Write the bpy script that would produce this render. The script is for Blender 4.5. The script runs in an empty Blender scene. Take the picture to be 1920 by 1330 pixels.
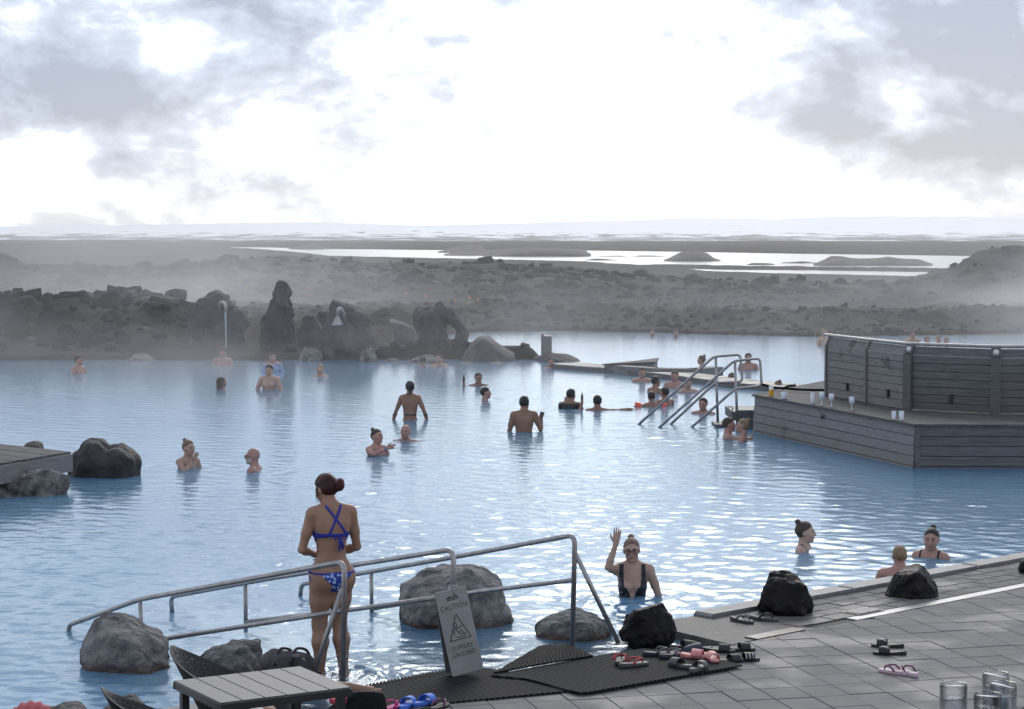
import bpy, math, random
import numpy as np
from mathutils import Vector, Matrix, Euler

random.seed(7)
RNG = np.random.default_rng(7)
scene = bpy.context.scene
COL = scene.collection

# ------------------------------------------------------------------ camera, sky, sun, exposure
F, CX, CY, HORIZON, CAMZ = 4000.0, 960.0, 665.0, 435.0, 3.45
TILT = math.atan((CY - HORIZON) / F)
cam_data = bpy.data.cameras.new("camera")
cam_data.lens = F / 1920.0 * 36.0
cam_data.sensor_width = 36.0
cam_data.clip_start = 0.1
cam_data.clip_end = 60000.0
cam = bpy.data.objects.new("camera", cam_data)
cam.location = (0, 0, CAMZ)
cam.rotation_euler = (math.pi / 2 - TILT, 0, 0)
COL.objects.link(cam)
scene.camera = cam

SUN_AZ, SUN_EL = math.radians(7.0), math.radians(30.0)
world = bpy.data.worlds.new("World")
scene.world = world
world.use_nodes = True
nt = world.node_tree
for n in list(nt.nodes):
    nt.nodes.remove(n)


def wn(kind, **kw):
    n = nt.nodes.new(kind)
    for k, v in kw.items():
        setattr(n, k, v)
    return n


def wmath(op, a, b=None, c=None, clamp=False):
    n = wn("ShaderNodeMath", operation=op, use_clamp=clamp)
    for i, v in enumerate((a, b, c)):
        if v is None:
            continue
        if isinstance(v, (int, float)):
            n.inputs[i].default_value = v
        else:
            nt.links.new(v, n.inputs[i])
    return n.outputs[0]


tc = wn("ShaderNodeTexCoord")
sep = wn("ShaderNodeSeparateXYZ")
nt.links.new(tc.outputs["Generated"], sep.inputs[0])
az = wmath("ARCTAN2", sep.outputs["X"], sep.outputs["Y"])          # radians, + to the right
el = wmath("ARCSINE", sep.outputs["Z"])
comb = wn("ShaderNodeCombineXYZ")
nt.links.new(wmath("MULTIPLY", az, 10.0), comb.inputs[0])
nt.links.new(wmath("MULTIPLY", el, 17.0), comb.inputs[1])
warp = wn("ShaderNodeTexNoise")
warp.inputs["Scale"].default_value = 0.9
warp.inputs["Detail"].default_value = 3
nt.links.new(comb.outputs[0], warp.inputs["Vector"])
wadd = wn("ShaderNodeVectorMath", operation="MULTIPLY_ADD")
nt.links.new(warp.outputs["Color"], wadd.inputs[0])
wadd.inputs[1].default_value = (0.5, 0.45, 0)
nt.links.new(comb.outputs[0], wadd.inputs[2])
cn = wn("ShaderNodeTexNoise")
cn.inputs["Scale"].default_value = 1.35
cn.inputs["Detail"].default_value = 9
cn.inputs["Roughness"].default_value = 0.60
nt.links.new(wadd.outputs[0], cn.inputs["Vector"])


def blob(a0, e0, ra, re):
    """soft elliptical weight (1 in the middle, 0 outside) of a cloud bank centred at azimuth a0, elevation e0 (degrees)"""
    da = wmath("MULTIPLY", wmath("SUBTRACT", az, math.radians(a0)), 1 / math.radians(ra))
    de = wmath("MULTIPLY", wmath("SUBTRACT", el, math.radians(e0)), 1 / math.radians(re))
    r2 = wmath("ADD", wmath("MULTIPLY", da, da), wmath("MULTIPLY", de, de))
    return wmath("EXPONENT", wmath("MULTIPLY", r2, -1.0))


dens = wmath("MULTIPLY_ADD", wmath("SUBTRACT", cn.outputs["Fac"], 0.50), 1.9, 0.09)
for a0, e0, ra, re, w in ((11.6, 5.2, 5.8, 2.2, 0.38), (12.0, 2.4, 3.6, 0.9, 0.34), (-9.6, 4.0, 5.0, 1.8, 0.20), (-10.3, 1.5, 1.5, 0.5, 0.20),
                          (-4.2, 3.4, 2.6, 0.8, 0.14), (-11, 6.6, 5.5, 0.8, 0.22), (-1.7, 5.0, 2.2, 0.35, 0.16), (3.0, 3.2, 4.4, 3.2, -0.36), (-1, 0.2, 16, 1.0, -0.22)):
    dens = wmath("ADD", dens, wmath("MULTIPLY", blob(a0, e0, ra, re), w))
# higher sky out of the picture: broken cloud of the same kind
hi = wn("ShaderNodeMapRange")
nt.links.new(el, hi.inputs["Value"])
hi.inputs["From Min"].default_value = 0.10
hi.inputs["From Max"].default_value = 0.5
hi.inputs["To Max"].default_value = 0.20
dens = wmath("ADD", dens, hi.outputs[0])
ramp = wn("ShaderNodeValToRGB")
ramp.color_ramp.elements[0].position = 0.02
ramp.color_ramp.elements[0].color = (1.40, 1.41, 1.43, 1)
ramp.color_ramp.elements[1].position = 0.40
ramp.color_ramp.elements[1].color = (0.29, 0.34, 0.46, 1)
for pos_, c_ in ((0.09, (0.84, 0.89, 0.96, 1)), (0.20, (0.52, 0.59, 0.73, 1))):
    e = ramp.color_ramp.elements.new(pos_)
    e.color = c_
nt.links.new(dens, ramp.inputs[0])
sky = wn("ShaderNodeTexSky")
sky.sky_type = "NISHITA"
sky.sun_disc = False
sky.sun_elevation = SUN_EL
sky.sun_rotation = SUN_AZ
sky.altitude = 300
skys = wn("ShaderNodeVectorMath", operation="SCALE")
nt.links.new(sky.outputs[0], skys.inputs[0])
skys.inputs["Scale"].default_value = 0.08
mixs = wn("ShaderNodeMix", data_type="RGBA")
mixs.inputs["Factor"].default_value = 0.88
nt.links.new(skys.outputs[0], mixs.inputs["A"])
nt.links.new(ramp.outputs[0], mixs.inputs["B"])
bg = wn("ShaderNodeBackground")
bg.inputs["Strength"].default_value = 1.0
nt.links.new(mixs.outputs["Result"], bg.inputs["Color"])
wo = wn("ShaderNodeOutputWorld")
nt.links.new(bg.outputs[0], wo.inputs["Surface"])

sun_d = bpy.data.lights.new("sun", "SUN")
sun_d.energy = 1.3
sun_d.angle = math.radians(30)
sun_d.color = (1.0, 0.95, 0.88)
sun = bpy.data.objects.new("sun", sun_d)
sun.rotation_euler = (math.pi / 2 - SUN_EL, 0, math.pi - SUN_AZ)
sun.location = (5, 40, 30)
COL.objects.link(sun)

scene.view_settings.view_transform = "Standard"
scene.view_settings.look = "None"
scene.view_settings.exposure = 0.35
scene.view_settings.gamma = 1.0
scene.render.engine = "CYCLES"
scene.cycles.use_denoising = True
scene.cycles.max_bounces = 12
scene.cycles.diffuse_bounces = 2
scene.cycles.glossy_bounces = 3
scene.cycles.transmission_bounces = 12
scene.cycles.transparent_max_bounces = 12
scene.cycles.volume_bounces = 0
scene.cycles.volume_step_rate = 6.0
scene.cycles.volume_max_steps = 24
scene.cycles.caustics_reflective = False
scene.cycles.caustics_refractive = False
scene.cycles.sample_clamp_indirect = 6.0

# ------------------------------------------------------------------ picture geometry: rays from the photograph's viewpoint onto real planes
ST, CT = math.sin(TILT), math.cos(TILT)


def ray(px, py):
    x, u = (px - CX) / F, (CY - py) / F
    return np.array([x, CT + u * ST, -ST + u * CT])


def at(px, py, z=0.0):
    d = ray(px, py)
    t = (z - CAMZ) / d[2]
    return np.array([d[0] * t, d[1] * t, z])


def atd(px, py, Y):
    d = ray(px, py)
    t = Y / d[1]
    return np.array([d[0] * t, Y, CAMZ + d[2] * t])


def onplane(px, py, P, u):
    """hit of the ray with the vertical plane through P along horizontal direction u"""
    n = np.array([-u[1], u[0], 0.0])
    d = ray(px, py)
    t = np.dot(n, np.array([P[0], P[1], 0]) - np.array([0, 0, 0])) / np.dot(n, d)
    return np.array([0, 0, CAMZ]) + d * t


# ------------------------------------------------------------------ noise
def _h(ix, iy, iz, seed):
    n = (ix * np.uint32(374761393) + iy * np.uint32(668265263) + iz * np.uint32(2147483647) + np.uint32(seed * 974711 + 17)).astype(np.uint32)
    n = (n ^ (n >> np.uint32(13))) * np.uint32(1274126177)
    n = (n ^ (n >> np.uint32(16))) * np.uint32(2246822519)
    n = n ^ (n >> np.uint32(15))
    return (n & np.uint32(0xFFFFFF)).astype(np.float32) / np.float32(0xFFFFFF)


def vnoise(p, seed=0):
    p = np.asarray(p, np.float32)
    i = np.floor(p).astype(np.int64)
    f = p - i
    f = f * f * (3 - 2 * f)
    i = i.astype(np.uint32)
    x, y, z = i[..., 0], i[..., 1], i[..., 2]
    o = np.uint32(1)
    fx, fy, fz = f[..., 0], f[..., 1], f[..., 2]
    a = _h(x, y, z, seed) * (1 - fx) + _h(x + o, y, z, seed) * fx
    b = _h(x, y + o, z, seed) * (1 - fx) + _h(x + o, y + o, z, seed) * fx
    c = _h(x, y, z + o, seed) * (1 - fx) + _h(x + o, y, z + o, seed) * fx
    d = _h(x, y + o, z + o, seed) * (1 - fx) + _h(x + o, y + o, z + o, seed) * fx
    return (a * (1 - fy) + b * fy) * (1 - fz) + (c * (1 - fy) + d * fy) * fz * 1.0


def fbm(p, oct=4, seed=0, ridged=False):
    p = np.asarray(p, np.float32)
    s, a, tot = 0, 1.0, 0.0
    for k in range(oct):
        v = vnoise(p * (2.03 ** k) + k * 17.3, seed + k) * 2 - 1
        if ridged:
            v = 1 - 2 * np.abs(v)
        s = s + a * v
        tot += a
        a *= 0.5
    return s / tot


# ------------------------------------------------------------------ objects
WL = {}


def wl(o):
    return WL.get(o.name, np.zeros(3))


def tag(o, label=None, cat=None, group=None, kind=None):
    if label:
        o["label"] = label
    if cat:
        o["category"] = cat
    if group:
        o["group"] = group
    if kind:
        o["kind"] = kind
    return o


def thing(name, loc, label, cat, group=None, kind=None):
    o = bpy.data.objects.new(name, None)
    o.empty_display_size = 0.1
    COL.objects.link(o)
    o.location = tuple(float(v) for v in loc)
    WL[o.name] = np.array(loc, float)
    return tag(o, label, cat, group, kind)


def mesh_obj(name, V, Fc, mat, parent=None, smooth=True, base=None):
    """V in world coordinates; one linked mesh object, origin at its base, child of parent"""
    V = np.asarray(V, np.float64).reshape(-1, 3)
    if base is None:
        base = np.array([(V[:, 0].min() + V[:, 0].max()) / 2, (V[:, 1].min() + V[:, 1].max()) / 2, V[:, 2].min()])
    me = bpy.data.meshes.new(name)
    L = V - base
    if isinstance(Fc, np.ndarray):
        k = Fc.shape[1]
        me.vertices.add(len(L))
        me.vertices.foreach_set("co", L.astype(np.float32).ravel())
        me.loops.add(Fc.size)
        me.loops.foreach_set("vertex_index", Fc.astype(np.int32).ravel())
        me.polygons.add(len(Fc))
        me.polygons.foreach_set("loop_start", np.arange(0, Fc.size, k, dtype=np.int32))
        me.update(calc_edges=True)
        me.validate()
    else:
        me.from_pydata([tuple(v) for v in L], [], [tuple(int(i) for i in f) for f in Fc])
    if smooth:
        me.polygons.foreach_set("use_smooth", np.ones(len(me.polygons), bool))
    me.materials.append(mat)
    o = bpy.data.objects.new(name, me)
    COL.objects.link(o)
    if parent is not None:
        o.parent = parent
        o.location = tuple(base - wl(parent))
    else:
        o.location = tuple(base)
    WL[o.name] = np.array(base, float)
    return o


class MB:
    """collects shapes of one part"""
    def __init__(s):
        s.V, s.F = [], []

    def add(s, V, Fc):
        b = len(s.V)
        s.V += [tuple(v) for v in V]
        s.F += [tuple(int(i) + b for i in f) for f in Fc]
        return s

    def box(s, c, size, ax=None, bev=0.0):
        c = np.asarray(c, float)
        A = np.eye(3) if ax is None else np.asarray(ax, float)
        h = np.asarray(size, float) / 2
        if bev <= 0:
            V = [c + A.T @ (h * np.array(q)) for q in ((-1, -1, -1), (1, -1, -1), (1, 1, -1), (-1, 1, -1), (-1, -1, 1), (1, -1, 1), (1, 1, 1), (-1, 1, 1))]
            return s.add(V, [(0, 3, 2, 1), (4, 5, 6, 7), (0, 1, 5, 4), (1, 2, 6, 5), (2, 3, 7, 6), (3, 0, 4, 7)])
        # chamfered along all top and bottom edges
        V = []
        for z, k in ((-1, 1), (-1, 0), (1, 0), (1, 1)):
            for (x, y) in ((-1, -1), (1, -1), (1, 1), (-1, 1)):
                q = np.array([x * (h[0] - bev * k), y * (h[1] - bev * k), z * (h[2] - bev * (1 - k))])
                V.append(c + A.T @ q)
        Fc = [(3, 2, 1, 0), (12, 13, 14, 15)]
        for r in range(3):
            for k in range(4):
                Fc.append((r * 4 + k, r * 4 + (k + 1) % 4, r * 4 + 4 + (k + 1) % 4, r * 4 + 4 + k))
        return s.add(V, Fc)

    def tube(s, pts, r, n=10, cap=True):
        P = np.asarray(pts, float)
        R = np.full(len(P), r) if np.isscalar(r) else np.asarray(r, float)
        T = np.zeros_like(P)
        T[1:-1] = P[2:] - P[:-2]
        T[0], T[-1] = P[1] - P[0], P[-1] - P[-2]
        T /= np.maximum(np.linalg.norm(T, axis=1, keepdims=True), 1e-9)
        up = np.array([0, 0, 1.0]) if abs(T[0][2]) < 0.9 else np.array([1.0, 0, 0])
        N = np.cross(T[0], up)
        N /= np.linalg.norm(N)
        V = []
        for i in range(len(P)):
            N = N - T[i] * np.dot(N, T[i])
            N /= max(np.linalg.norm(N), 1e-9)
            B = np.cross(T[i], N)
            for k in range(n):
                a = 2 * math.pi * k / n
                V.append(P[i] + R[i] * (math.cos(a) * N + math.sin(a) * B))
        Fc = []
        for i in range(len(P) - 1):
            for k in range(n):
                Fc.append((i * n + k, i * n + (k + 1) % n, (i + 1) * n + (k + 1) % n, (i + 1) * n + k))
        if cap:
            Fc.append(tuple(range(n - 1, -1, -1)))
            Fc.append(tuple((len(P) - 1) * n + k for k in range(n)))
        return s.add(V, Fc)

    def lathe(s, c, prof, n=20):
        c = np.asarray(c, float)
        V, Fc = [], []
        for (r, z) in prof:
            for k in range(n):
                a = 2 * math.pi * k / n
                V.append(c + np.array([r * math.cos(a), r * math.sin(a), z]))
        for i in range(len(prof) - 1):
            for k in range(n):
                Fc.append((i * n + k, i * n + (k + 1) % n, (i + 1) * n + (k + 1) % n, (i + 1) * n + k))
        return s.add(V, Fc)

    def prism(s, poly, z0, z1, bev=0.0):
        """poly: world xy points (counter-clockwise), extruded z0..z1"""
        poly = [np.asarray(p, float)[:2] for p in poly]
        n = len(poly)
        c = sum(poly) / n
        V = [(p[0], p[1], z0) for p in poly]
        if bev > 0:
            V += [(p[0], p[1], z1 - bev) for p in poly]
            for p in poly:
                q = p + (c - p) / max(np.linalg.norm(c - p), 1e-6) * bev * 1.3
                V.append((q[0], q[1], z1))
            Fc = [tuple(range(n - 1, -1, -1)), tuple(range(2 * n, 3 * n))]
            for r in (0, 1):
                for k in range(n):
                    Fc.append((r * n + k, r * n + (k + 1) % n, (r + 1) * n + (k + 1) % n, (r + 1) * n + k))
        else:
            V += [(p[0], p[1], z1) for p in poly]
            Fc = [tuple(range(n - 1, -1, -1)), tuple(range(n, 2 * n))]
            for k in range(n):
                Fc.append((k, (k + 1) % n, n + (k + 1) % n, n + k))
        return s.add(V, Fc)

    def build(s, name, mat, parent=None, smooth=False):
        return mesh_obj(name, np.array(s.V), s.F, mat, parent, smooth)


def fillet(pts, r, seg=5):
    P = [np.asarray(p, float) for p in pts]
    out = [P[0]]
    for a, b, c in zip(P[:-2], P[1:-1], P[2:]):
        u, v = a - b, c - b
        lu, lv = np.linalg.norm(u), np.linalg.norm(v)
        k = min(r, lu * 0.45, lv * 0.45)
        p, q = b + u / lu * k, b + v / lv * k
        for i in range(seg + 1):
            t = i / seg
            out.append((1 - t) ** 2 * p + 2 * t * (1 - t) * b + t * t * q)
    out.append(P[-1])
    return out


def clip_poly(poly, halfplanes):
    """Sutherland-Hodgman: keep where n.p <= c"""
    P = [np.asarray(p, float)[:2] for p in poly]
    for n, c in halfplanes:
        Q = []
        for i in range(len(P)):
            a, b = P[i], P[(i + 1) % len(P)]
            da, db = np.dot(n, a) - c, np.dot(n, b) - c
            if da <= 0:
                Q.append(a)
            if da * db < 0:
                Q.append(a + (b - a) * da / (da - db))
        P = Q
        if len(P) < 3:
            return []
    return P


def area(P):
    return 0.5 * sum(P[i][0] * P[(i + 1) % len(P)][1] - P[(i + 1) % len(P)][0] * P[i][1] for i in range(len(P)))


# ------------------------------------------------------------------ signed-distance modelling for bodies and rocks
def surface_net(f, lo, hi, h):
    lo = np.asarray(lo, float)
    n = np.maximum(np.ceil((np.asarray(hi) - lo) / h).astype(int) + 1, 4)
    C = 4                                             # coarse pass first, then only the points near the surface
    nc = -(-(n - 1) // C) + 1
    n = (nc - 1) * C + 1
    ax = [np.arange(nc[k], dtype=np.float32) * h * C + lo[k] for k in range(3)]
    G = np.stack(np.meshgrid(*ax, indexing="ij"), -1).astype(np.float32)
    vc = f(G.reshape(-1, 3)).reshape(nc).astype(np.float32)
    near = np.zeros(nc - 1, bool)
    for o in ((i, j, k) for i in (0, 1) for j in (0, 1) for k in (0, 1)):
        near |= np.abs(vc[tuple(slice(o[k], nc[k] - 1 + o[k]) for k in range(3))]) < h * C * 2.0
    rep = np.repeat(np.repeat(np.repeat(near, C, 0), C, 1), C, 2)
    todo = np.zeros(n, bool)
    for o in ((i, j, k) for i in (0, 1) for j in (0, 1) for k in (0, 1)):
        todo[tuple(slice(o[k], n[k] - 1 + o[k]) for k in range(3))] |= rep
    v = np.repeat(np.repeat(np.repeat(vc, C, 0), C, 1), C, 2)[:n[0], :n[1], :n[2]].copy()
    ids = np.argwhere(todo)
    v[todo] = f((ids * h + lo).astype(np.float32))
    s = v < 0
    c = [(i, j, k) for i in (0, 1) for j in (0, 1) for k in (0, 1)]
    sl = lambda o: tuple(slice(o[k], n[k] - 1 + o[k]) for k in range(3))
    cnt = sum(s[sl(o)].astype(np.int8) for o in c)
    act = (cnt > 0) & (cnt < 8)
    idx = -np.ones(act.shape, np.int64)
    ids = np.argwhere(act)
    idx[act] = np.arange(len(ids))
    acc = np.zeros((len(ids), 3), np.float32)
    num = np.zeros(len(ids), np.float32)
    for a in c:
        for k in range(3):
            if a[k] == 1:
                continue
            b = list(a)
            b[k] = 1
            va, vb = v[sl(a)][act], v[sl(tuple(b))][act]
            m = (va < 0) != (vb < 0)
            t = np.where(m, va / np.where(va == vb, 1, va - vb), 0)
            p = np.tile(np.array(a, np.float32), (len(ids), 1))
            p[:, k] = t
            acc[m] += p[m]
            num[m] += 1
    V = lo + (ids + acc / num[:, None]) * h
    quads = []
    for k in range(3):
        o1, o2 = [(1, 2), (2, 0), (0, 1)][k]
        d = [slice(None)] * 3
        a_ = [slice(0, n[q]) for q in range(3)]
        b_ = list(a_)
        a_[k], b_[k] = slice(0, n[k] - 1), slice(1, n[k])
        sa, sb = s[tuple(a_)], s[tuple(b_)]
        cr = np.argwhere(sa != sb)
        ok = (cr[:, o1] > 0) & (cr[:, o2] > 0) & (cr[:, o1] < n[o1] - 1) & (cr[:, o2] < n[o2] - 1)
        cr = cr[ok]
        if not len(cr):
            continue
        flip = sa[tuple(cr.T)]
        e1, e2 = np.zeros(3, int), np.zeros(3, int)
        e1[o1], e2[o2] = 1, 1
        q = [idx[tuple(x.T)] for x in (cr - e1 - e2, cr - e2, cr, cr - e1)]
        Q = np.stack(q, 1)
        Q[~flip] = Q[~flip][:, ::-1]
        quads.append(Q)
    Q = np.concatenate(quads) if quads else np.zeros((0, 4), int)
    Q = Q[(Q >= 0).all(1)]
    return V, Q


def smin(a, b, k):
    h = np.clip(0.5 + 0.5 * (b - a) / k, 0, 1)
    return b + (a - b) * h - k * h * (1 - h)


def smax(a, b, k):
    return -smin(-a, -b, k)


def sd_cone(p, a, b, ra, rb):
    a, b = np.asarray(a, np.float32), np.asarray(b, np.float32)
    ba = b - a
    pa = p - a
    t = np.clip(pa @ ba / max(float(ba @ ba), 1e-9), 0, 1)
    return np.sqrt(((pa - t[:, None] * ba) ** 2).sum(1)) - (ra + (rb - ra) * t)


def sd_ell(p, c, r):
    r = np.asarray(r, np.float32)
    q = p - np.asarray(c, np.float32)
    k0 = np.sqrt(((q / r) ** 2).sum(1))
    k1 = np.sqrt(((q / (r * r)) ** 2).sum(1))
    return k0 * (k0 - 1) / np.maximum(k1, 1e-6)


def sd_poly(x, z, poly):
    """2-D polygon distance, negative inside"""
    P = np.asarray(poly, np.float32)
    d = np.full(x.shape, 1e9, np.float32)
    sgn = np.ones(x.shape, np.float32)
    n = len(P)
    for i in range(n):
        a, b = P[i], P[i - 1]
        ex, ez = b[0] - a[0], b[1] - a[1]
        wx, wz = x - a[0], z - a[1]
        t = np.clip((wx * ex + wz * ez) / max(ex * ex + ez * ez, 1e-9), 0, 1)
        d = np.minimum(d, (wx - ex * t) ** 2 + (wz - ez * t) ** 2)
        c1, c2, c3 = z >= a[1], z < b[1], ex * wz > ez * wx
        sgn = np.where((c1 & c2 & c3) | (~c1 & ~c2 & ~c3), -sgn, sgn)
    return sgn * np.sqrt(d)


# ------------------------------------------------------------------ materials
MATS = {}


def mat(name, color, rough=0.6, var=0.0, scale=4.0, bump=0.0, bscale=30.0, metal=0.0, color2=None, stretch=(1, 1, 1), spec=None, detail=4, coat=0.0, bdist=0.02, rvar=0.0):
    if name in MATS:
        return MATS[name]
    m = bpy.data.materials.new(name)
    m.use_nodes = True
    t = m.node_tree
    b = t.nodes["Principled BSDF"]
    b.inputs["Base Color"].default_value = (*color, 1)
    b.inputs["Roughness"].default_value = rough
    b.inputs["Metallic"].default_value = metal
    if spec is not None:
        b.inputs["Specular IOR Level"].default_value = spec
    if coat:
        b.inputs["Coat Weight"].default_value = coat
        b.inputs["Coat Roughness"].default_value = 0.15
    tcn = t.nodes.new("ShaderNodeTexCoord")
    mp = t.nodes.new("ShaderNodeMapping")
    mp.inputs["Scale"].default_value = stretch
    oi = t.nodes.new("ShaderNodeObjectInfo")
    ad = t.nodes.new("ShaderNodeVectorMath")
    ad.operation = "ADD"
    sc = t.nodes.new("ShaderNodeVectorMath")
    sc.operation = "SCALE"
    cmb = t.nodes.new("ShaderNodeCombineXYZ")
    for i in range(3):
        t.links.new(oi.outputs["Random"], cmb.inputs[i])
    t.links.new(cmb.outputs[0], sc.inputs[0])
    sc.inputs["Scale"].default_value = 37.0
    t.links.new(tcn.outputs["Object"], mp.inputs[0])
    t.links.new(mp.outputs[0], ad.inputs[0])
    t.links.new(sc.outputs[0], ad.inputs[1])
    if var > 0 or color2 is not None:
        nz = t.nodes.new("ShaderNodeTexNoise")
        nz.inputs["Scale"].default_value = scale
        nz.inputs["Detail"].default_value = detail
        nz.inputs["Roughness"].default_value = 0.62
        t.links.new(ad.outputs[0], nz.inputs["Vector"])
        rp = t.nodes.new("ShaderNodeValToRGB")
        rp.color_ramp.elements[0].position = 0.34
        rp.color_ramp.elements[1].position = 0.66
        c2 = color2 if color2 is not None else tuple(min(1, c * (1 + var)) for c in color)
        c1 = color if color2 is not None else tuple(c * (1 - var) for c in color)
        rp.color_ramp.elements[0].color = (*c1, 1)
        rp.color_ramp.elements[1].color = (*c2, 1)
        t.links.new(nz.outputs["Fac"], rp.inputs[0])
        # each object a little lighter or darker than its neighbour
        mr = t.nodes.new("ShaderNodeMapRange")
        mr.inputs["To Min"].default_value = 1 - 0.5 * max(var, 0.1)
        mr.inputs["To Max"].default_value = 1 + 0.5 * max(var, 0.1)
        t.links.new(oi.outputs["Random"], mr.inputs["Value"])
        mu = t.nodes.new("ShaderNodeVectorMath")
        mu.operation = "SCALE"
        t.links.new(rp.outputs[0], mu.inputs[0])
        t.links.new(mr.outputs[0], mu.inputs["Scale"])
        t.links.new(mu.outputs[0], b.inputs["Base Color"])
        if rvar:
            m2 = t.nodes.new("ShaderNodeMapRange")
            m2.inputs["From Min"].default_value = 0.35
            m2.inputs["From Max"].default_value = 0.65
            m2.inputs["To Min"].default_value = max(0.05, rough - rvar)
            m2.inputs["To Max"].default_value = min(1, rough + rvar)
            t.links.new(nz.outputs["Fac"], m2.inputs["Value"])
            t.links.new(m2.outputs[0], b.inputs["Roughness"])
    if bump > 0:
        nb = t.nodes.new("ShaderNodeTexNoise")
        nb.inputs["Scale"].default_value = bscale
        nb.inputs["Detail"].default_value = 5
        t.links.new(ad.outputs[0], nb.inputs["Vector"])
        bp = t.nodes.new("ShaderNodeBump")
        bp.inputs["Strength"].default_value = bump
        bp.inputs["Distance"].default_value = bdist
        t.links.new(nb.outputs["Fac"], bp.inputs["Height"])
        t.links.new(bp.outputs[0], b.inputs["Normal"])
    MATS[name] = m
    return m


def grain(o_axis):  # wood grain stretch: long along the given axis
    return {0: (0.6, 14, 14), 1: (14, 0.6, 14), 2: (14, 14, 0.6)}[o_axis]


M_steel = mat("brushed steel", (0.34, 0.33, 0.33), 0.42, var=0.18, scale=9, metal=0.75, bump=0.05, bscale=80)
M_steel2 = mat("sign steel", (0.24, 0.24, 0.248), 0.5, var=0.10, scale=5, metal=0.6)
M_dark = mat("dark paint", (0.02, 0.02, 0.022), 0.5)
M_lava = mat("black lava", (0.004, 0.0036, 0.004), 0.55, color2=(0.015, 0.011, 0.012), spec=0.18, scale=7, bump=0.9, bscale=22, bdist=0.03, var=0.2)
M_basalt = mat("basalt", (0.028, 0.028, 0.031), 0.8, color2=(0.085, 0.08, 0.078), scale=1.6, bump=0.8, bscale=9, bdist=0.06, var=0.2)
M_basalt_dark = mat("dark basalt", (0.010, 0.010, 0.012), 0.75, color2=(0.045, 0.042, 0.042), scale=1.8, bump=0.9, bscale=8, bdist=0.06, var=0.2)
M_grey_rock = mat("grey rock", (0.060, 0.062, 0.068), 0.82, color2=(0.25, 0.243, 0.235), scale=6, spec=0.25, bump=1.0, bscale=11, bdist=0.09, var=0.12, detail=8)
M_pitted = mat("pitted grey rock", (0.05, 0.055, 0.06), 0.8, color2=(0.19, 0.193, 0.19), scale=13, spec=0.25, bump=1.0, bscale=20, bdist=0.07, var=0.12, detail=8)
M_pale_rock = mat("mineral coated rock", (0.035, 0.034, 0.030), 0.85, color2=(0.27, 0.27, 0.265), scale=5.5, spec=0.2, bump=1.0, bscale=9, bdist=0.1, var=0.15, detail=6)
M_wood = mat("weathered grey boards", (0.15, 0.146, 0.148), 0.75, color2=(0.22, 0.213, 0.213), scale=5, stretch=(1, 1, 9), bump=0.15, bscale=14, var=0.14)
M_wood_dark = mat("darker boards", (0.065, 0.066, 0.072), 0.6, color2=(0.115, 0.115, 0.122), scale=4, stretch=(0.7, 1, 9), bump=0.15, bscale=14, var=0.16)  # darker tone: platform side and end, right part of screen, stair, fascias, piles
M_deckwood = mat("dock planks", (0.065, 0.062, 0.06), 0.8, color2=(0.125, 0.12, 0.115), spec=0.3, scale=3, stretch=grain(0), bump=0.3, bscale=12, var=0.25)
M_concrete = mat("wet concrete", (0.09, 0.09, 0.088), 0.6, color2=(0.14, 0.138, 0.135), scale=3.5, bump=0.25, bscale=60, var=0.10, rvar=0.2)
M_tile = mat("paving tile", (0.148, 0.145, 0.142), 0.75, color2=(0.182, 0.178, 0.174), spec=0.15, scale=2.2, bump=0.25, bscale=70, var=0.10)
M_brick = mat("paving brick", (0.125, 0.122, 0.12), 0.75, spec=0.15, color2=(0.17, 0.166, 0.162), scale=4, bump=0.3, bscale=60, var=0.16)
M_joint = mat("dark joint", (0.05, 0.046, 0.045), 0.8, var=0.2)
M_kerb = mat("pale kerb", (0.12, 0.12, 0.12), 0.6, color2=(0.19, 0.19, 0.19), scale=5, bump=0.3, bscale=50, var=0.08)
M_black_plastic = mat("black plastic", (0.012, 0.012, 0.014), 0.45, var=0.2)
M_rubber = mat("black rubber", (0.011, 0.011, 0.012), 0.8, spec=0.1, var=0.25)
M_grey_rubber = mat("grey rubber", (0.055, 0.055, 0.06), 0.6, var=0.2)


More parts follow.
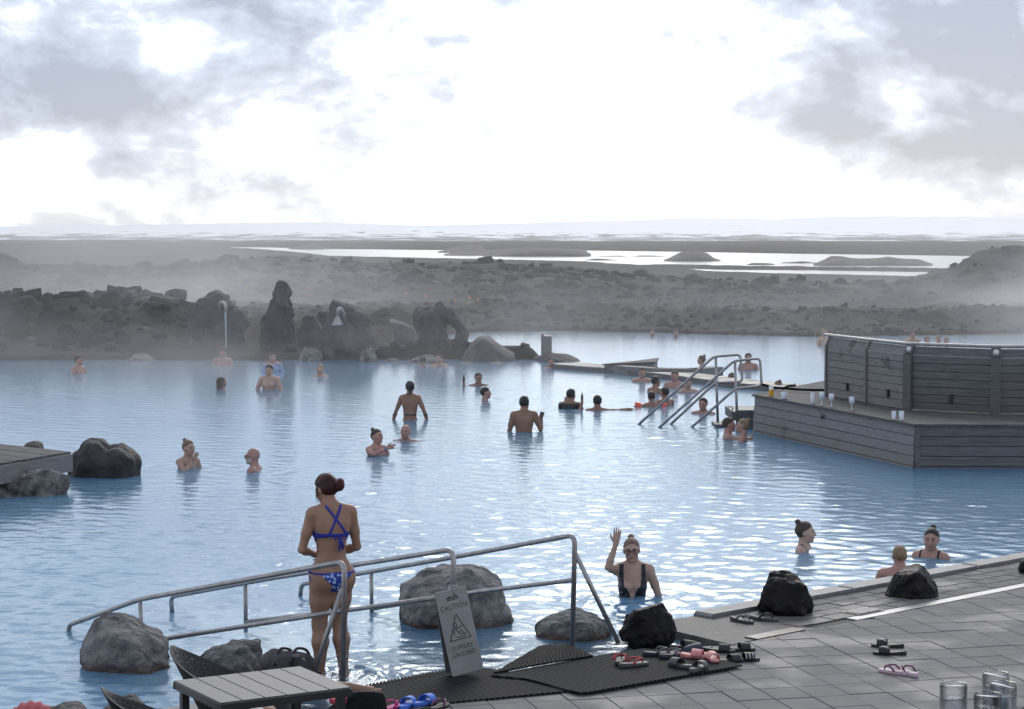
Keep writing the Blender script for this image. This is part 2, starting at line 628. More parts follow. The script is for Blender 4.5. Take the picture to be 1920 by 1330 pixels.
def world_layer(m, color, kind, amount=1.0, lo=0.0, hi=0.07, scale=1.2, rough=None):
    """stains in world space: kind 'tide' = a mineral band just above the water, 'wet' = patches of standing damp"""
    t = m.node_tree
    b = t.nodes["Principled BSDF"]
    g = t.nodes.new("ShaderNodeNewGeometry")
    nz = t.nodes.new("ShaderNodeTexNoise")
    nz.inputs["Scale"].default_value = scale
    nz.inputs["Detail"].default_value = 5
    t.links.new(g.outputs["Position"], nz.inputs["Vector"])
    mr = t.nodes.new("ShaderNodeMapRange")
    mr.interpolation_type = "SMOOTHSTEP"
    if kind == "tide":
        sp = t.nodes.new("ShaderNodeSeparateXYZ")
        t.links.new(g.outputs["Position"], sp.inputs[0])
        ad = t.nodes.new("ShaderNodeMath")
        ad.operation = "MULTIPLY_ADD"
        t.links.new(nz.outputs["Fac"], ad.inputs[0])
        ad.inputs[1].default_value = -0.12
        t.links.new(sp.outputs["Z"], ad.inputs[2])
        t.links.new(ad.outputs[0], mr.inputs["Value"])
        mr.inputs["From Min"].default_value, mr.inputs["From Max"].default_value = hi - 0.06, lo - 0.06
    else:
        t.links.new(nz.outputs["Fac"], mr.inputs["Value"])
        mr.inputs["From Min"].default_value, mr.inputs["From Max"].default_value = lo, hi
    mr.inputs["To Max"].default_value = amount
    mx = t.nodes.new("ShaderNodeMix")
    mx.data_type = "RGBA"
    mx.blend_type = "MIX" if kind == "tide" else "MULTIPLY"
    lk = b.inputs["Base Color"].links
    if lk:
        t.links.new(lk[0].from_socket, mx.inputs["A"])
    else:
        mx.inputs["A"].default_value = b.inputs["Base Color"].default_value
    mx.inputs["B"].default_value = (*color, 1)
    t.links.new(mr.outputs[0], mx.inputs["Factor"])
    t.links.new(mx.outputs["Result"], b.inputs["Base Color"])
    if rough is not None:
        rm = t.nodes.new("ShaderNodeMix")
        rm.data_type = "FLOAT"
        rl = b.inputs["Roughness"].links
        if rl:
            t.links.new(rl[0].from_socket, rm.inputs["A"])
        else:
            rm.inputs["A"].default_value = b.inputs["Roughness"].default_value
        rm.inputs["B"].default_value = rough
        t.links.new(mr.outputs[0], rm.inputs["Factor"])
        t.links.new(rm.outputs["Result"], b.inputs["Roughness"])


for m_ in (M_grey_rock, M_pitted):
    world_layer(m_, (0.075, 0.042, 0.028), "tide", 0.85, 0.0, 0.09, 6)
world_layer(M_wood, (0.42, 0.40, 0.38), "wet", 0.8, 0.60, 0.68, 1.6)
world_layer(M_wood_dark, (0.45, 0.43, 0.42), "wet", 0.8, 0.58, 0.68, 1.3)
world_layer(M_wood, (0.20, 0.19, 0.18), "tide", 0.7, 0.05, 0.22, 3)
for m_ in (M_tile, M_brick, M_concrete):
    world_layer(m_, (0.84, 0.85, 0.87), "wet", 1.0, 0.47, 0.62, 1.1, 0.55)

# ------------------------------------------------------------------ the land: lava field, lake, far hills
def ss(a, b, x):
    t = np.clip((x - a) / (b - a), 0, 1)
    return t * t * (3 - 2 * t)


LAKE_Z = -30.0


def dist_of(py, z):
    return F * (CAMZ - z) / (np.asarray(py, float) - HORIZON)


SH_PX = np.array([-900, 250, 380, 500, 620, 900, 1100, 1330, 1500, 1800, 1950, 3000])
SH_NEAR = np.array([9000, 9000, 5000, 4000, dist_of(481, LAKE_Z), dist_of(486, LAKE_Z), dist_of(491, LAKE_Z), dist_of(508, LAKE_Z), dist_of(514, LAKE_Z), dist_of(521, LAKE_Z), dist_of(523, LAKE_Z), 1500])
SH_FAR = np.array([9000, 9000, dist_of(463, LAKE_Z), dist_of(464, LAKE_Z), dist_of(467, LAKE_Z), dist_of(470, LAKE_Z), dist_of(470.5, LAKE_Z), dist_of(473, LAKE_Z), dist_of(476, LAKE_Z), dist_of(480, LAKE_Z), dist_of(481, LAKE_Z), 3000])
BK_PX = np.array([-3000, 600, 690, 735, 745, 800, 900, 1040, 1300, 1560, 1920, 4000])
BK_D = np.array([57.5, 57.5, 58.5, 62, 68, 71, 74, 75, 72.6, 70.5, 72.5, 72.5])


def land_z(x, y):
    px = 960 + 4000 * x / np.maximum(y, 1)
    P = np.stack([x, y, np.zeros_like(x)], -1)
    kd = np.log([50, 75, 130, 300, 700, 1200, 1700, 2500, 4000, 9000])
    wr_ = ss(300, 1300, px)
    base = np.interp(np.log(y), kd, [0.35, 0.3, -0.7, -3.0, -9, -16, -24, -28, -29.2, -28.5]) * (1 - wr_) + np.interp(np.log(y), kd, [0.3, 0.2, -0.9, -4.6, -15.0, -25.5, -29.3, -29.5, -29.2, -28.5]) * wr_
    # rough lava: clinker close by, broad tumuli farther off
    n1 = fbm(P / 14.0, 4, 3, True)
    n2 = fbm(P / 3.0, 4, 11, True)
    n3 = fbm(P / 70.0, 4, 23, True)
    n4 = fbm(P / 300.0, 4, 31)
    amp1 = np.interp(y, [57, 90, 200, 600, 3000], [0.15, 0.22, 0.6, 0.8, 0.5])
    amp2 = np.interp(y, [57, 100, 300, 900], [0.30, 0.34, 0.5, 0.3])
    amp3 = np.interp(y, [57, 110, 220, 400, 900, 2500], [0.0, 0.2, 1.3, 1.5, 1.2, 0.8]) * (1 - 0.5 * wr_)
    h = base + amp1 * n1 + amp2 * n2 + amp3 * (n3 - 0.15) + np.interp(y, [200, 1000, 4000], [0, 1.0, 1.0]) * n4
    # dark ridge behind the pool, lava bank on the left, dark hill on the right
    h += 1.9 * np.exp(-((y - 250) / 70) ** 2) * ss(300, 480, px) * (1 - ss(1000, 1500, px))
    h += 0.75 * np.exp(-((y - 67) / 6.0) ** 2) * (1 - ss(250, 430, px)) * (0.8 + 0.9 * n1)
    h += np.interp(y, [57, 62, 140, 300], [0.15, 0.45, 0.35, 0.0]) * fbm(P / 1.6, 3, 13, True)
    h += 2.7 * np.exp(-((y - 150) / 26.0) ** 2) * ss(1560, 1900, px) + 0.5 * np.exp(-((y - 150) / 26.0) ** 2) * ss(1780, 1835, px)
    # pool basin
    bk = np.interp(px, BK_PX, BK_D) + 0.8 * fbm(P / 4.0, 3, 41)
    h = np.where(y < bk + 4, h * ss(bk - 0.3, bk + 4, y) + (1 - ss(bk - 0.3, bk + 4, y)) * 0.12, h)
    h = np.where(y < bk, -1.2 + 1.32 * ss(bk - 1.2, bk, y), h)
    # the low spit of rocks between the two pools
    spit = np.exp(-((y - 58.2) / 1.0) ** 2) * (ss(660, 700, px) * (1 - ss(985, 1080, px)))
    h = np.where(y < 66, np.maximum(h, -1.2 + 1.55 * spit), h)
    # lake basin
    near = np.interp(px, SH_PX, SH_NEAR) * (1 + 0.015 * fbm(P / 90.0, 4, 51) + 0.008 * fbm(P / 20.0, 3, 53))
    far = np.interp(px, SH_PX, SH_FAR) * (1 + 0.012 * fbm(P / 200.0, 4, 57))
    inl = ss(-25, 25, y - near) * ss(-25, 25, far - y)
    bar = ss(1080, 1140, px) * (1 - ss(1790, 1850, px))
    b0 = np.interp(px, [1080, 1340, 1800], [dist_of(497.5, LAKE_Z), dist_of(505.5, LAKE_Z), dist_of(511, LAKE_Z)])
    b1 = np.interp(px, [1080, 1340, 1800], [dist_of(496, LAKE_Z), dist_of(499.5, LAKE_Z), dist_of(506, LAKE_Z)])
    wob = 25 * fbm(P / 60.0, 4, 61)
    inbar = bar * ss(-12, 12, y - b0 + wob) * ss(-12, 12, b1 + wob - y)
    low = -32 + 3.2 * inbar + 0.6 * np.maximum(n1, 0) * inbar
    shore = np.clip((near - y) / 260.0, 0, 1)
    h = np.where(y > 1200, np.maximum(LAKE_Z + 0.35, LAKE_Z + 0.35 + (h - LAKE_Z) * np.sqrt(np.maximum(shore, 0))) * (y < near + 40) + h * (y >= near + 40), h)
    h = h * (1 - inl) + low * inl
    return h


rows, cols = 840, 400
yy = np.concatenate([np.linspace(50, 140, 360, endpoint=False), np.exp(np.linspace(math.log(140), math.log(600), 220, endpoint=False)), np.exp(np.linspace(math.log(600), math.log(9000), 260))])
sx = np.linspace(-0.42, 0.42, cols)
Y, S = np.meshgrid(yy, sx, indexing="ij")
X = S * Y
Z = land_z(X.ravel(), Y.ravel()).reshape(X.shape)
ii = np.arange(rows * cols).reshape(rows, cols)
Q = np.stack([ii[:-1, :-1], ii[:-1, 1:], ii[1:, 1:], ii[1:, :-1]], -1).reshape(-1, 4)

m = mat("lava field", (0.006, 0.006, 0.007), 0.95, color2=(0.021, 0.017, 0.015), scale=0.5, spec=0.15, bump=0.0, var=0.05, detail=10)
t = m.node_tree
b = t.nodes["Principled BSDF"]
geo = t.nodes.new("ShaderNodeNewGeometry")
nz = t.nodes.new("ShaderNodeTexNoise")
nz.inputs["Scale"].default_value = 0.22
nz.inputs["Detail"].default_value = 10
nz.inputs["Roughness"].default_value = 0.7
t.links.new(geo.outputs["Position"], nz.inputs["Vector"])
rp = t.nodes.new("ShaderNodeValToRGB")
rp.color_ramp.elements[0].position, rp.color_ramp.elements[1].position = 0.50, 0.60
rp.color_ramp.elements[0].color, rp.color_ramp.elements[1].color = (0, 0, 0, 1), (1, 1, 1, 1)
t.links.new(nz.outputs["Fac"], rp.inputs[0])
mx = t.nodes.new("ShaderNodeMix")
mx.data_type = "RGBA"
src = b.inputs["Base Color"].links[0].from_socket
t.links.new(src, mx.inputs["A"])
mx.inputs["B"].default_value = (0.046, 0.031, 0.020, 1)
sc_ = t.nodes.new("ShaderNodeMath")
sc_.operation = "MULTIPLY"
sc_.inputs[1].default_value = 0.7
t.links.new(rp.outputs[0], sc_.inputs[0])
t.links.new(sc_.outputs[0], mx.inputs["Factor"])
t.links.new(mx.outputs["Result"], b.inputs["Base Color"])
bp = t.nodes.new("ShaderNodeBump")
bp.inputs["Strength"].default_value = 0.9
bp.inputs["Distance"].default_value = 0.25
nb = t.nodes.new("ShaderNodeTexNoise")
nb.inputs["Scale"].default_value = 1.3
nb.inputs["Detail"].default_value = 8
t.links.new(geo.outputs["Position"], nb.inputs["Vector"])
t.links.new(nb.outputs["Fac"], bp.inputs["Height"])
t.links.new(bp.outputs[0], b.inputs["Normal"])
M_land = m
tag(mesh_obj("terrain", np.stack([X, Y, Z], -1), Q, M_land, smooth=True), kind="structure")

# lake: one still sheet seen between the islands
m = mat("lake water", (0.10, 0.14, 0.19), 0.16)
mb = MB()
mb.add([(-9000, 1300, LAKE_Z), (9000, 1300, LAKE_Z), (9000, 9500, LAKE_Z), (-9000, 9500, LAKE_Z)], [(0, 1, 2, 3)])
tag(mb.build("lake", m), kind="structure")

# low islands and crater hills in the lake
M_isle = mat("island heath", (0.045, 0.040, 0.036), 0.95, color2=(0.11, 0.092, 0.075), scale=0.08, bump=0.0, var=0.1, detail=8)


def island(name, pxs, py_base, tops, depth, label, cat="hill", mtl=None):
    """profile traced along the shore, with real depth behind it"""
    d = dist_of(py_base, LAKE_Z)
    n = 64
    u = np.linspace(pxs[0], pxs[-1], n)
    prof = np.interp(u, pxs, tops)
    hh = (py_base - prof) * d / F
    V = []
    for k, v in enumerate(np.linspace(-1, 1, 25)):
        w = max(0.0, 1 - v * v) ** 0.8
        for i in range(n):
            x = (u[i] - 960) / F * d * (1 + v * depth / d)
            V.append((x, d + v * depth, hh[i] * w))
    V = np.array(V)
    nn = fbm(np.stack([V[:, 0] / 18, V[:, 1] / 18, V[:, 2] * 0], -1), 4, 71)
    V[:, 2] += (0.35 + 0.10 * V[:, 2]) * nn * (V[:, 2] > 0.05) - 1.0 * (V[:, 2] <= 0.05)
    V[:, 2] += LAKE_Z + 0.1
    ii = np.arange(25 * n).reshape(25, n)
    Qs = np.stack([ii[:-1, :-1], ii[:-1, 1:], ii[1:, 1:], ii[1:, :-1]], -1).reshape(-1, 4)
    return tag(mesh_obj(name, V, Qs, mtl or M_isle), label, cat, "islands and crater hills in the far lake", "structure")


island("hill", [1243, 1255, 1275, 1300, 1325, 1340, 1352], 489, [489, 484, 474, 470, 475, 485, 489], 60, "round crater hill rising from the lake, nearest the middle")
island("hill", [1525, 1545, 1558, 1575, 1595, 1610, 1640, 1665, 1690, 1725, 1748], 496.5, [496, 487, 480, 481, 485, 486, 485, 481.5, 485, 487, 496], 80, "double humped crater hill standing in the lake")
island("hill", [830, 860, 885, 905, 925, 945, 1000, 1060, 1095, 1110], 478, [478, 472, 470, 473, 469, 468, 464, 467, 469, 478], 120, "long low wooded island with flat top in the lake")
island("hill", [905, 930, 960, 1000, 1040, 1090, 1108], 480.5, [480, 477, 470, 466, 467.5, 470, 480], 60, "dark headland in front of the long island")
island("hill", [820, 850, 880, 900, 920], 473, [473, 465, 459, 461, 473], 120, "peaked hill behind the long island")
island("hill", [1095, 1115, 1140, 1160], 488, [488, 485, 486.5, 488], 14, "thin low islet with scattered bushes, left of the round hill")
island("hill", [1120, 1150, 1165, 1175], 481, [481, 479.6, 480, 481], 14, "thin low islet far out left of the round hill")
island("hill", [1185, 1200, 1225, 1250], 481, [481, 479, 479.3, 481], 14, "thin low islet touching the round hill")
island("hill", [1400, 1410, 1440, 1452], 496.5, [496, 493.4, 494, 496], 12, "tiny flat islet between the two crater hills")
island("hill", [1465, 1490, 1505, 1520, 1535], 493.5, [493, 491.5, 490.5, 492, 493], 12, "low spit running out from the double hill")
island("hill", [1640, 1655, 1672], 502.5, [502, 500.5, 502], 10, "small flat rock islet in front of the double hill")
island("hill", [540, 565, 580, 600, 620], 467, [467, 460, 457, 459, 467], 90, "small dark hill on the far shore at the left")

# snow-streaked uplands on the horizon
rows, cols = 90, 420
yy = np.exp(np.linspace(math.log(6500), math.log(26000), rows))
sx = np.linspace(-0.42, 0.42, cols)
Y, S = np.meshgrid(yy, sx, indexing="ij")
X = S * Y
px = 960 + 4000 * S
P = np.stack([X / 1800, Y / 1800, X * 0], -1)
top = np.interp(px, [-800, 0, 300, 560, 800, 1000, 1300, 1450, 1560, 1700, 1920, 2800], [430, 427, 424, 420, 424, 420, 412, 414, 409, 407, 410, 412])
prof_z = CAMZ + (HORIZON - top) * 24000 / F
Zr = -29 + ss(6500, 24000, Y) ** 1.15 * (prof_z + 29) + ss(7500, 14000, Y) * (40 * fbm(P, 5, 81) + 14 * fbm(P * 6, 4, 83))
Zr = Zr - 260 * ss(24000, 26000, Y)
ii = np.arange(rows * cols).reshape(rows, cols)
Q = np.stack([ii[:-1, :-1], ii[:-1, 1:], ii[1:, 1:], ii[1:, :-1]], -1).reshape(-1, 4)
m = bpy.data.materials.new("patchy snow")
m.use_nodes = True
t = m.node_tree
b = t.nodes["Principled BSDF"]
b.inputs["Roughness"].default_value = 0.9
geo = t.nodes.new("ShaderNodeNewGeometry")
mp = t.nodes.new("ShaderNodeMapping")
mp.inputs["Scale"].default_value = (0.006, 0.0035, 0.02)
t.links.new(geo.outputs["Position"], mp.inputs[0])
nz = t.nodes.new("ShaderNodeTexNoise")
nz.inputs["Scale"].default_value = 1.0
nz.inputs["Detail"].default_value = 7
nz.inputs["Roughness"].default_value = 0.7
t.links.new(mp.outputs[0], nz.inputs["Vector"])
sp = t.nodes.new("ShaderNodeSeparateXYZ")
t.links.new(geo.outputs["Position"], sp.inputs[0])
mr = t.nodes.new("ShaderNodeMapRange")
mr.inputs["From Min"].default_value, mr.inputs["From Max"].default_value = -30, 40
mr.inputs["To Min"].default_value, mr.inputs["To Max"].default_value = -0.06, 0.30
t.links.new(sp.outputs["Z"], mr.inputs["Value"])
ad = t.nodes.new("ShaderNodeMath")
t.links.new(nz.outputs["Fac"], ad.inputs[0])
t.links.new(mr.outputs[0], ad.inputs[1])
rp = t.nodes.new("ShaderNodeValToRGB")
rp.color_ramp.elements[0].position, rp.color_ramp.elements[1].position = 0.47, 0.53
rp.color_ramp.elements[0].color, rp.color_ramp.elements[1].color = (0.09, 0.085, 0.085, 1), (0.93, 0.94, 0.96, 1)
t.links.new(ad.outputs[0], rp.inputs[0])
t.links.new(rp.outputs[0], b.inputs["Base Color"])
tag(mesh_obj("snowy_hills", np.stack([X, Y, Zr], -1), Q, m), kind="structure")

# ------------------------------------------------------------------ the pool
# deck edge: a straight kerb line through these two points of the photograph
DECK_Z = 0.07
K0, K1 = at(1265, 1163, DECK_Z), at(1920, 1044, DECK_Z)
KU = (K1 - K0) / np.linalg.norm(K1 - K0)          # along the pool edge, to the right and away
KU[2] = 0
KN = np.array([-KU[1], KU[0], 0])                  # towards the water
RAMP_C = at(900, 1262, 0.03)                       # middle of the ramp's dry end


def shallow(x, y):
    """water depth over the ramp, in metres"""
    dx, dy = x - K0[0], y - K0[1]
    n = dx * KN[0] + dy * KN[1]
    u = dx * KU[0] + dy * KU[1]
    inn = ss(-5.6, -4.4, u) * (1 - ss(-0.7, 0.5, u))
    dep = np.maximum(0, n + 0.95) * 0.16 + 0.02
    return np.where(inn > 0.02, np.minimum(dep + (1 - inn) * 0.8, 1.2), 1.2)


rows, cols = 760, 620
yy = np.exp(np.linspace(math.log(11.5), math.log(82), rows))
sx = np.linspace(-0.36, 0.36, cols)
Y, S = np.meshgrid(yy, sx, indexing="ij")
X = S * Y
H = np.zeros_like(X)
rg = np.random.default_rng(5)
cell = np.maximum(0.0026 * Y, 0.00117 * Y * 1.2)
for k in range(46):
    lam = 0.085 * (1.05 ** k) * rg.uniform(0.9, 1.1)
    ang = rg.normal(1.25, 0.65)
    ph = rg.uniform(0, 6.28)
    kx, ky = math.cos(ang) * 2 * math.pi / lam, math.sin(ang) * 2 * math.pi / lam
    amp = 0.0042 * lam * (1 if lam < 0.28 else (0.28 / lam) ** 1.5)
    warp_ = 0.25 * lam * np.sin(X * 0.7 / lam + ph * 3) if k % 2 else 0
    H += amp * ss(2.2, 4.0, lam / cell) * np.sin(kx * X + ky * (Y + warp_) + ph)
patch = 0.72 + 0.75 * fbm(np.stack([X / 6, Y / 9, X * 0], -1).reshape(-1, 3), 3, 91).reshape(X.shape)
dep = shallow(X, Y)
H *= patch * (0.45 + 0.55 * ss(0.1, 0.8, dep))


def ring(px, py, a, lam, rad, off=0.0):
    c = at(px, py)
    r = np.sqrt((X - c[0]) ** 2 + (Y - c[1]) ** 2)
    return a * np.sin(2 * math.pi * (r - off) / lam) * np.exp(-((r - off) / rad) ** 2)


H += ring(1185, 1125, 0.012, 0.30, 0.9) + ring(1185, 1125, 0.02, 0.9, 1.1) + ring(612, 1262, 0.012, 0.17, 0.5) + ring(648, 1270, 0.010, 0.13, 0.45) + ring(805, 1265, 0.006, 0.12, 0.35)
for (qx, qy) in ((770, 785), (985, 808), (355, 877), (475, 882), (705, 852), (760, 826), (1510, 1030), (1745, 1046), (1385, 825), (1120, 768), (1070, 766), (910, 750)):
    H += ring(qx, qy, 0.006, 0.35, 0.8)
ch = fbm(np.stack([X / 0.07, Y / 0.09, X * 0], -1).reshape(-1, 3), 2, 95).reshape(X.shape)
for (qx, qy, rad, a) in ((620, 1262, 0.5, 0.009), (700, 1275, 0.6, 0.005), (1165, 1122, 0.5, 0.014), (1050, 1112, 0.6, 0.008)):
    c = at(qx, qy)
    H += a * ch * np.exp(-((X - c[0]) ** 2 + (Y - c[1]) ** 2) / rad ** 2)
ii = np.arange(rows * cols).reshape(rows, cols)
Q = np.stack([ii[:-1, :-1], ii[:-1, 1:], ii[1:, 1:], ii[1:, :-1]], -1).reshape(-1, 4)

m = bpy.data.materials.new("milky blue water")
m.use_nodes = True
t = m.node_tree
t.nodes.remove(t.nodes["Principled BSDF"])
out = t.nodes["Material Output"]
geo = t.nodes.new("ShaderNodeNewGeometry")
mp = t.nodes.new("ShaderNodeMapping")
mp.inputs["Scale"].default_value = (1.0, 1.0, 0.2)
t.links.new(geo.outputs["Position"], mp.inputs[0])
nz = t.nodes.new("ShaderNodeTexNoise")
nz.inputs["Scale"].default_value = 8.0
nz.inputs["Detail"].default_value = 3
t.links.new(mp.outputs[0], nz.inputs["Vector"])
bp = t.nodes.new("ShaderNodeBump")
bp.inputs["Strength"].default_value = 0.30
bp.inputs["Distance"].default_value = 0.02
t.links.new(nz.outputs["Fac"], bp.inputs["Height"])
fr = t.nodes.new("ShaderNodeFresnel")
fr.inputs["IOR"].default_value = 1.33
t.links.new(bp.outputs[0], fr.inputs["Normal"])
gl = t.nodes.new("ShaderNodeBsdfGlossy")
gl.inputs["Roughness"].default_value = 0.11
gl.inputs["Color"].default_value = (0.84, 0.915, 0.99, 1)
t.links.new(bp.outputs[0], gl.inputs["Normal"])
cl = t.nodes.new("ShaderNodeTexNoise")
cl.inputs["Scale"].default_value = 0.12
cl.inputs["Detail"].default_value = 3
t.links.new(geo.outputs["Position"], cl.inputs["Vector"])
cr = t.nodes.new("ShaderNodeValToRGB")
cr.color_ramp.elements[0].position, cr.color_ramp.elements[1].position = 0.35, 0.65
cr.color_ramp.elements[0].color = (0.112, 0.228, 0.342, 1)
cr.color_ramp.elements[1].color = (0.150, 0.282, 0.405, 1)
t.links.new(cl.outputs["Fac"], cr.inputs[0])
df = t.nodes.new("ShaderNodeBsdfDiffuse")
t.links.new(cr.outputs[0], df.inputs["Color"])
tr = t.nodes.new("ShaderNodeBsdfTransparent")
tr.inputs["Color"].default_value = (0.80, 0.90, 0.95, 1)
at_ = t.nodes.new("ShaderNodeAttribute")
at_.attribute_name = "milk"
m1 = t.nodes.new("ShaderNodeMixShader")
t.links.new(at_.outputs["Fac"], m1.inputs[0])
t.links.new(tr.outputs[0], m1.inputs[1])
t.links.new(df.outputs[0], m1.inputs[2])
m2 = t.nodes.new("ShaderNodeMixShader")
t.links.new(fr.outputs[0], m2.inputs[0])
t.links.new(m1.outputs[0], m2.inputs[1])
t.links.new(gl.outputs[0], m2.inputs[2])
t.links.new(m2.outputs[0], out.inputs["Surface"])
pool = mesh_obj("pool_water", np.stack([X, Y, H], -1), Q, m)
tag(pool, kind="structure")
a_ = pool.data.attributes.new("milk", "FLOAT", "POINT")
a_.data.foreach_set("value", (1 - np.exp(-np.maximum(dep - 0.01, 0) * 3.2)).astype(np.float32).ravel())

# sloping concrete ramp under the shallow water, and the pool floor
mb = MB()
q = []
for u in np.linspace(-5.9, 0.7, 12):
    for n in np.linspace(-1.4, 4.0, 14):
        p = K0 + KU * u + KN * n
        z = 0.055 if n < -1.05 else 0.055 - 0.16 * (n + 1.05)
        q.append((p[0], p[1], max(z, -0.9)))
mb.add(q, [(i * 14 + j, i * 14 + j + 14, i * 14 + j + 15, i * 14 + j + 1) for i in range(11) for j in range(13)])
tag(mb.build("ramp", mat("ramp concrete", (0.16, 0.155, 0.15), 0.7, color2=(0.26, 0.25, 0.24), scale=5, bump=0.4, bscale=30), smooth=True), kind="structure")

# ------------------------------------------------------------------ rocks
def rock(name, poly_px, Y0, thick, mtl, label, seed, h=0.03, rough=0.07, R=None, hole=None, group=None, cat="rock", rs=0.35, lean=0.0, facet=0.0, cuts=11):
    cr_ = np.random.default_rng(seed)
    cn_ = cr_.normal(size=(cuts, 3))
    cn_ /= np.maximum(np.linalg.norm(cn_, axis=1, keepdims=True), 1e-6)
    cn_[:, 2] = np.abs(cn_[:, 2]) * 0.9 + 0.05
    cn_ /= np.linalg.norm(cn_, axis=1, keepdims=True)
    cc_ = cr_.uniform(0.74, 0.93, cuts)
    pts = np.array([atd(px, py, Y0) for px, py in poly_px])
    c = pts.mean(0)
    poly = [(p[0] - c[0], p[2] - c[2]) for p in pts]
    hol = None
    if hole:
        hp = np.array([atd(px, py, Y0) for px, py in hole])
        hol = [(p[0] - c[0], p[2] - c[2]) for p in hp]
    ext = np.ptp(pts, axis=0)
    if R is None:
        R = 0.42 * min(ext[0], ext[2])

    def f(p):
        q = p.copy()
        q[:, 0] += 0.5 * rough * fbm(p / rs, 3, seed + 5)
        q[:, 2] += 0.5 * rough * fbm(p / rs + 9, 3, seed + 6)
        d2 = sd_poly(q[:, 0], q[:, 2], poly)
        if hol is not None:
            d2 = np.maximum(d2, -sd_poly(q[:, 0], q[:, 2], hol))
        if hol is None:
            d2 = d2 - 0.05 * min(ext[0], ext[2])
        w = np.clip(d2 / R + 1, 0, None)
        y = (q[:, 1] - lean * q[:, 2]) / thick
        v = (np.sqrt(w * w + y * y) - 1) * min(R, thick)
        half = np.array([ext[0] / 2, thick, ext[2] / 2], np.float32)
        if hol is None:
            for n_, c_ in zip(cn_, cc_):
                sup = np.linalg.norm(half * n_)
                v = smax(v, (p @ n_.astype(np.float32)) - c_ * sup, 0.05 * thick)
        v = v + rough * fbm(p / (rs * 0.8), 5, seed, True) * 0.55
        if facet:
            v = v + facet * (vnoise(np.floor(p / rs * 1.3 + 0.6 * vnoise(p / rs, seed + 9)[:, None]), seed + 3) - 0.5)
        return v

    pad = rough + h * 2 + 0.06 * min(ext[0], ext[2])
    lo = (-ext[0] / 2 - pad - abs(pts[:, 0].min() + ext[0] / 2 - c[0]), -thick - pad - abs(lean) * ext[2], pts[:, 2].min() - c[2] - pad)
    hi = (ext[0] / 2 + pad + abs(pts[:, 0].max() - ext[0] / 2 - c[0]), thick + pad + abs(lean) * ext[2], pts[:, 2].max() - c[2] + pad)
    V, Qs = surface_net(f, lo, hi, h)
    return tag(mesh_obj(name, V + c, Qs, mtl), label, cat, group)


# round the ramp
rock("boulder", [(156, 1195), (163, 1160), (175, 1151), (200, 1153), (235, 1162), (262, 1174), (285, 1187), (308, 1202), (325, 1222), (336, 1245), (332, 1300), (165, 1300), (154, 1235)], 16.95, 0.5, M_grey_rock, "large wedge shaped grey boulder with rusty waterline at the sunken end of the near handrail", 101, 0.018, 0.085, rs=0.28)
rock("boulder", [(360, 1250), (368, 1232), (395, 1219), (440, 1207), (480, 1204), (500, 1214), (511, 1240), (508, 1285), (362, 1285)], 16.75, 0.42, M_pitted, "dark pitted grey boulder behind the slatted table", 102, 0.018, 0.06, rs=0.2)
rock("boulder", [(754, 1150), (762, 1100), (785, 1075), (815, 1061), (845, 1057), (880, 1060), (908, 1073), (938, 1093), (956, 1115), (970, 1150), (965, 1200), (765, 1200)], 19.0, 0.62, M_grey_rock, "rounded pale grey boulder in the water behind the caution sign", 103, 0.02, 0.085, rs=0.3)
rock("boulder", [(1005, 1182), (1025, 1164), (1060, 1147), (1090, 1145), (1130, 1157), (1165, 1178), (1160, 1215), (1012, 1215)], 18.25, 0.5, M_pitted, "low flat grey rock at the foot of the tall far handrail", 104, 0.018, 0.05, rs=0.22)
# black lava lumps standing on the paving
rock("lava_rock", [(1161, 1178), (1170, 1156), (1195, 1138), (1225, 1126), (1240, 1130), (1256, 1152), (1268, 1186), (1258, 1207), (1238, 1216), (1190, 1216), (1170, 1198)], 17.62, 0.24, M_lava, "shiny black lava lump beside the rubber mat and shoes", 111, 0.011, 0.045, rs=0.13)
rock("lava_rock", [(1409, 1122), (1425, 1095), (1445, 1075), (1480, 1073), (1512, 1086), (1526, 1106), (1522, 1132), (1514, 1160), (1490, 1165), (1450, 1163), (1425, 1142)], 18.85, 0.27, M_lava, "black lava lump with pale vein in the middle of the poolside bricks", 112, 0.012, 0.05, rs=0.15)
rock("lava_rock", [(1661, 1112), (1675, 1086), (1690, 1062), (1710, 1054), (1735, 1055), (1750, 1075), (1758, 1102), (1756, 1134), (1720, 1138), (1690, 1134), (1664, 1118)], 19.75, 0.26, M_lava, "reddish black lava lump hiding the short haired bather's back", 113, 0.012, 0.05, rs=0.15)
rock("lava_rock", [(1913, 1072), (1916, 1040), (1930, 1025), (1965, 1030), (1985, 1060), (1980, 1108), (1940, 1110)], 21.0, 0.26, M_lava, "black lava lump cut off by the picture's right edge", 114, 0.014, 0.05, rs=0.15)
rock("lava_rock", [(68, 1345), (95, 1326), (125, 1320), (150, 1314), (160, 1330), (172, 1380), (60, 1380)], 14.95, 0.3, M_basalt_dark, "black rock poking up at the bottom edge beside the pink towel", 115, 0.016, 0.05, rs=0.2)
rock("lava_rock", [(190, 1345), (205, 1325), (222, 1310), (245, 1305), (275, 1325), (300, 1380), (190, 1380)], 15.0, 0.3, M_basalt_dark, "black rock behind the left perforated chair", 116, 0.016, 0.05, rs=0.2)
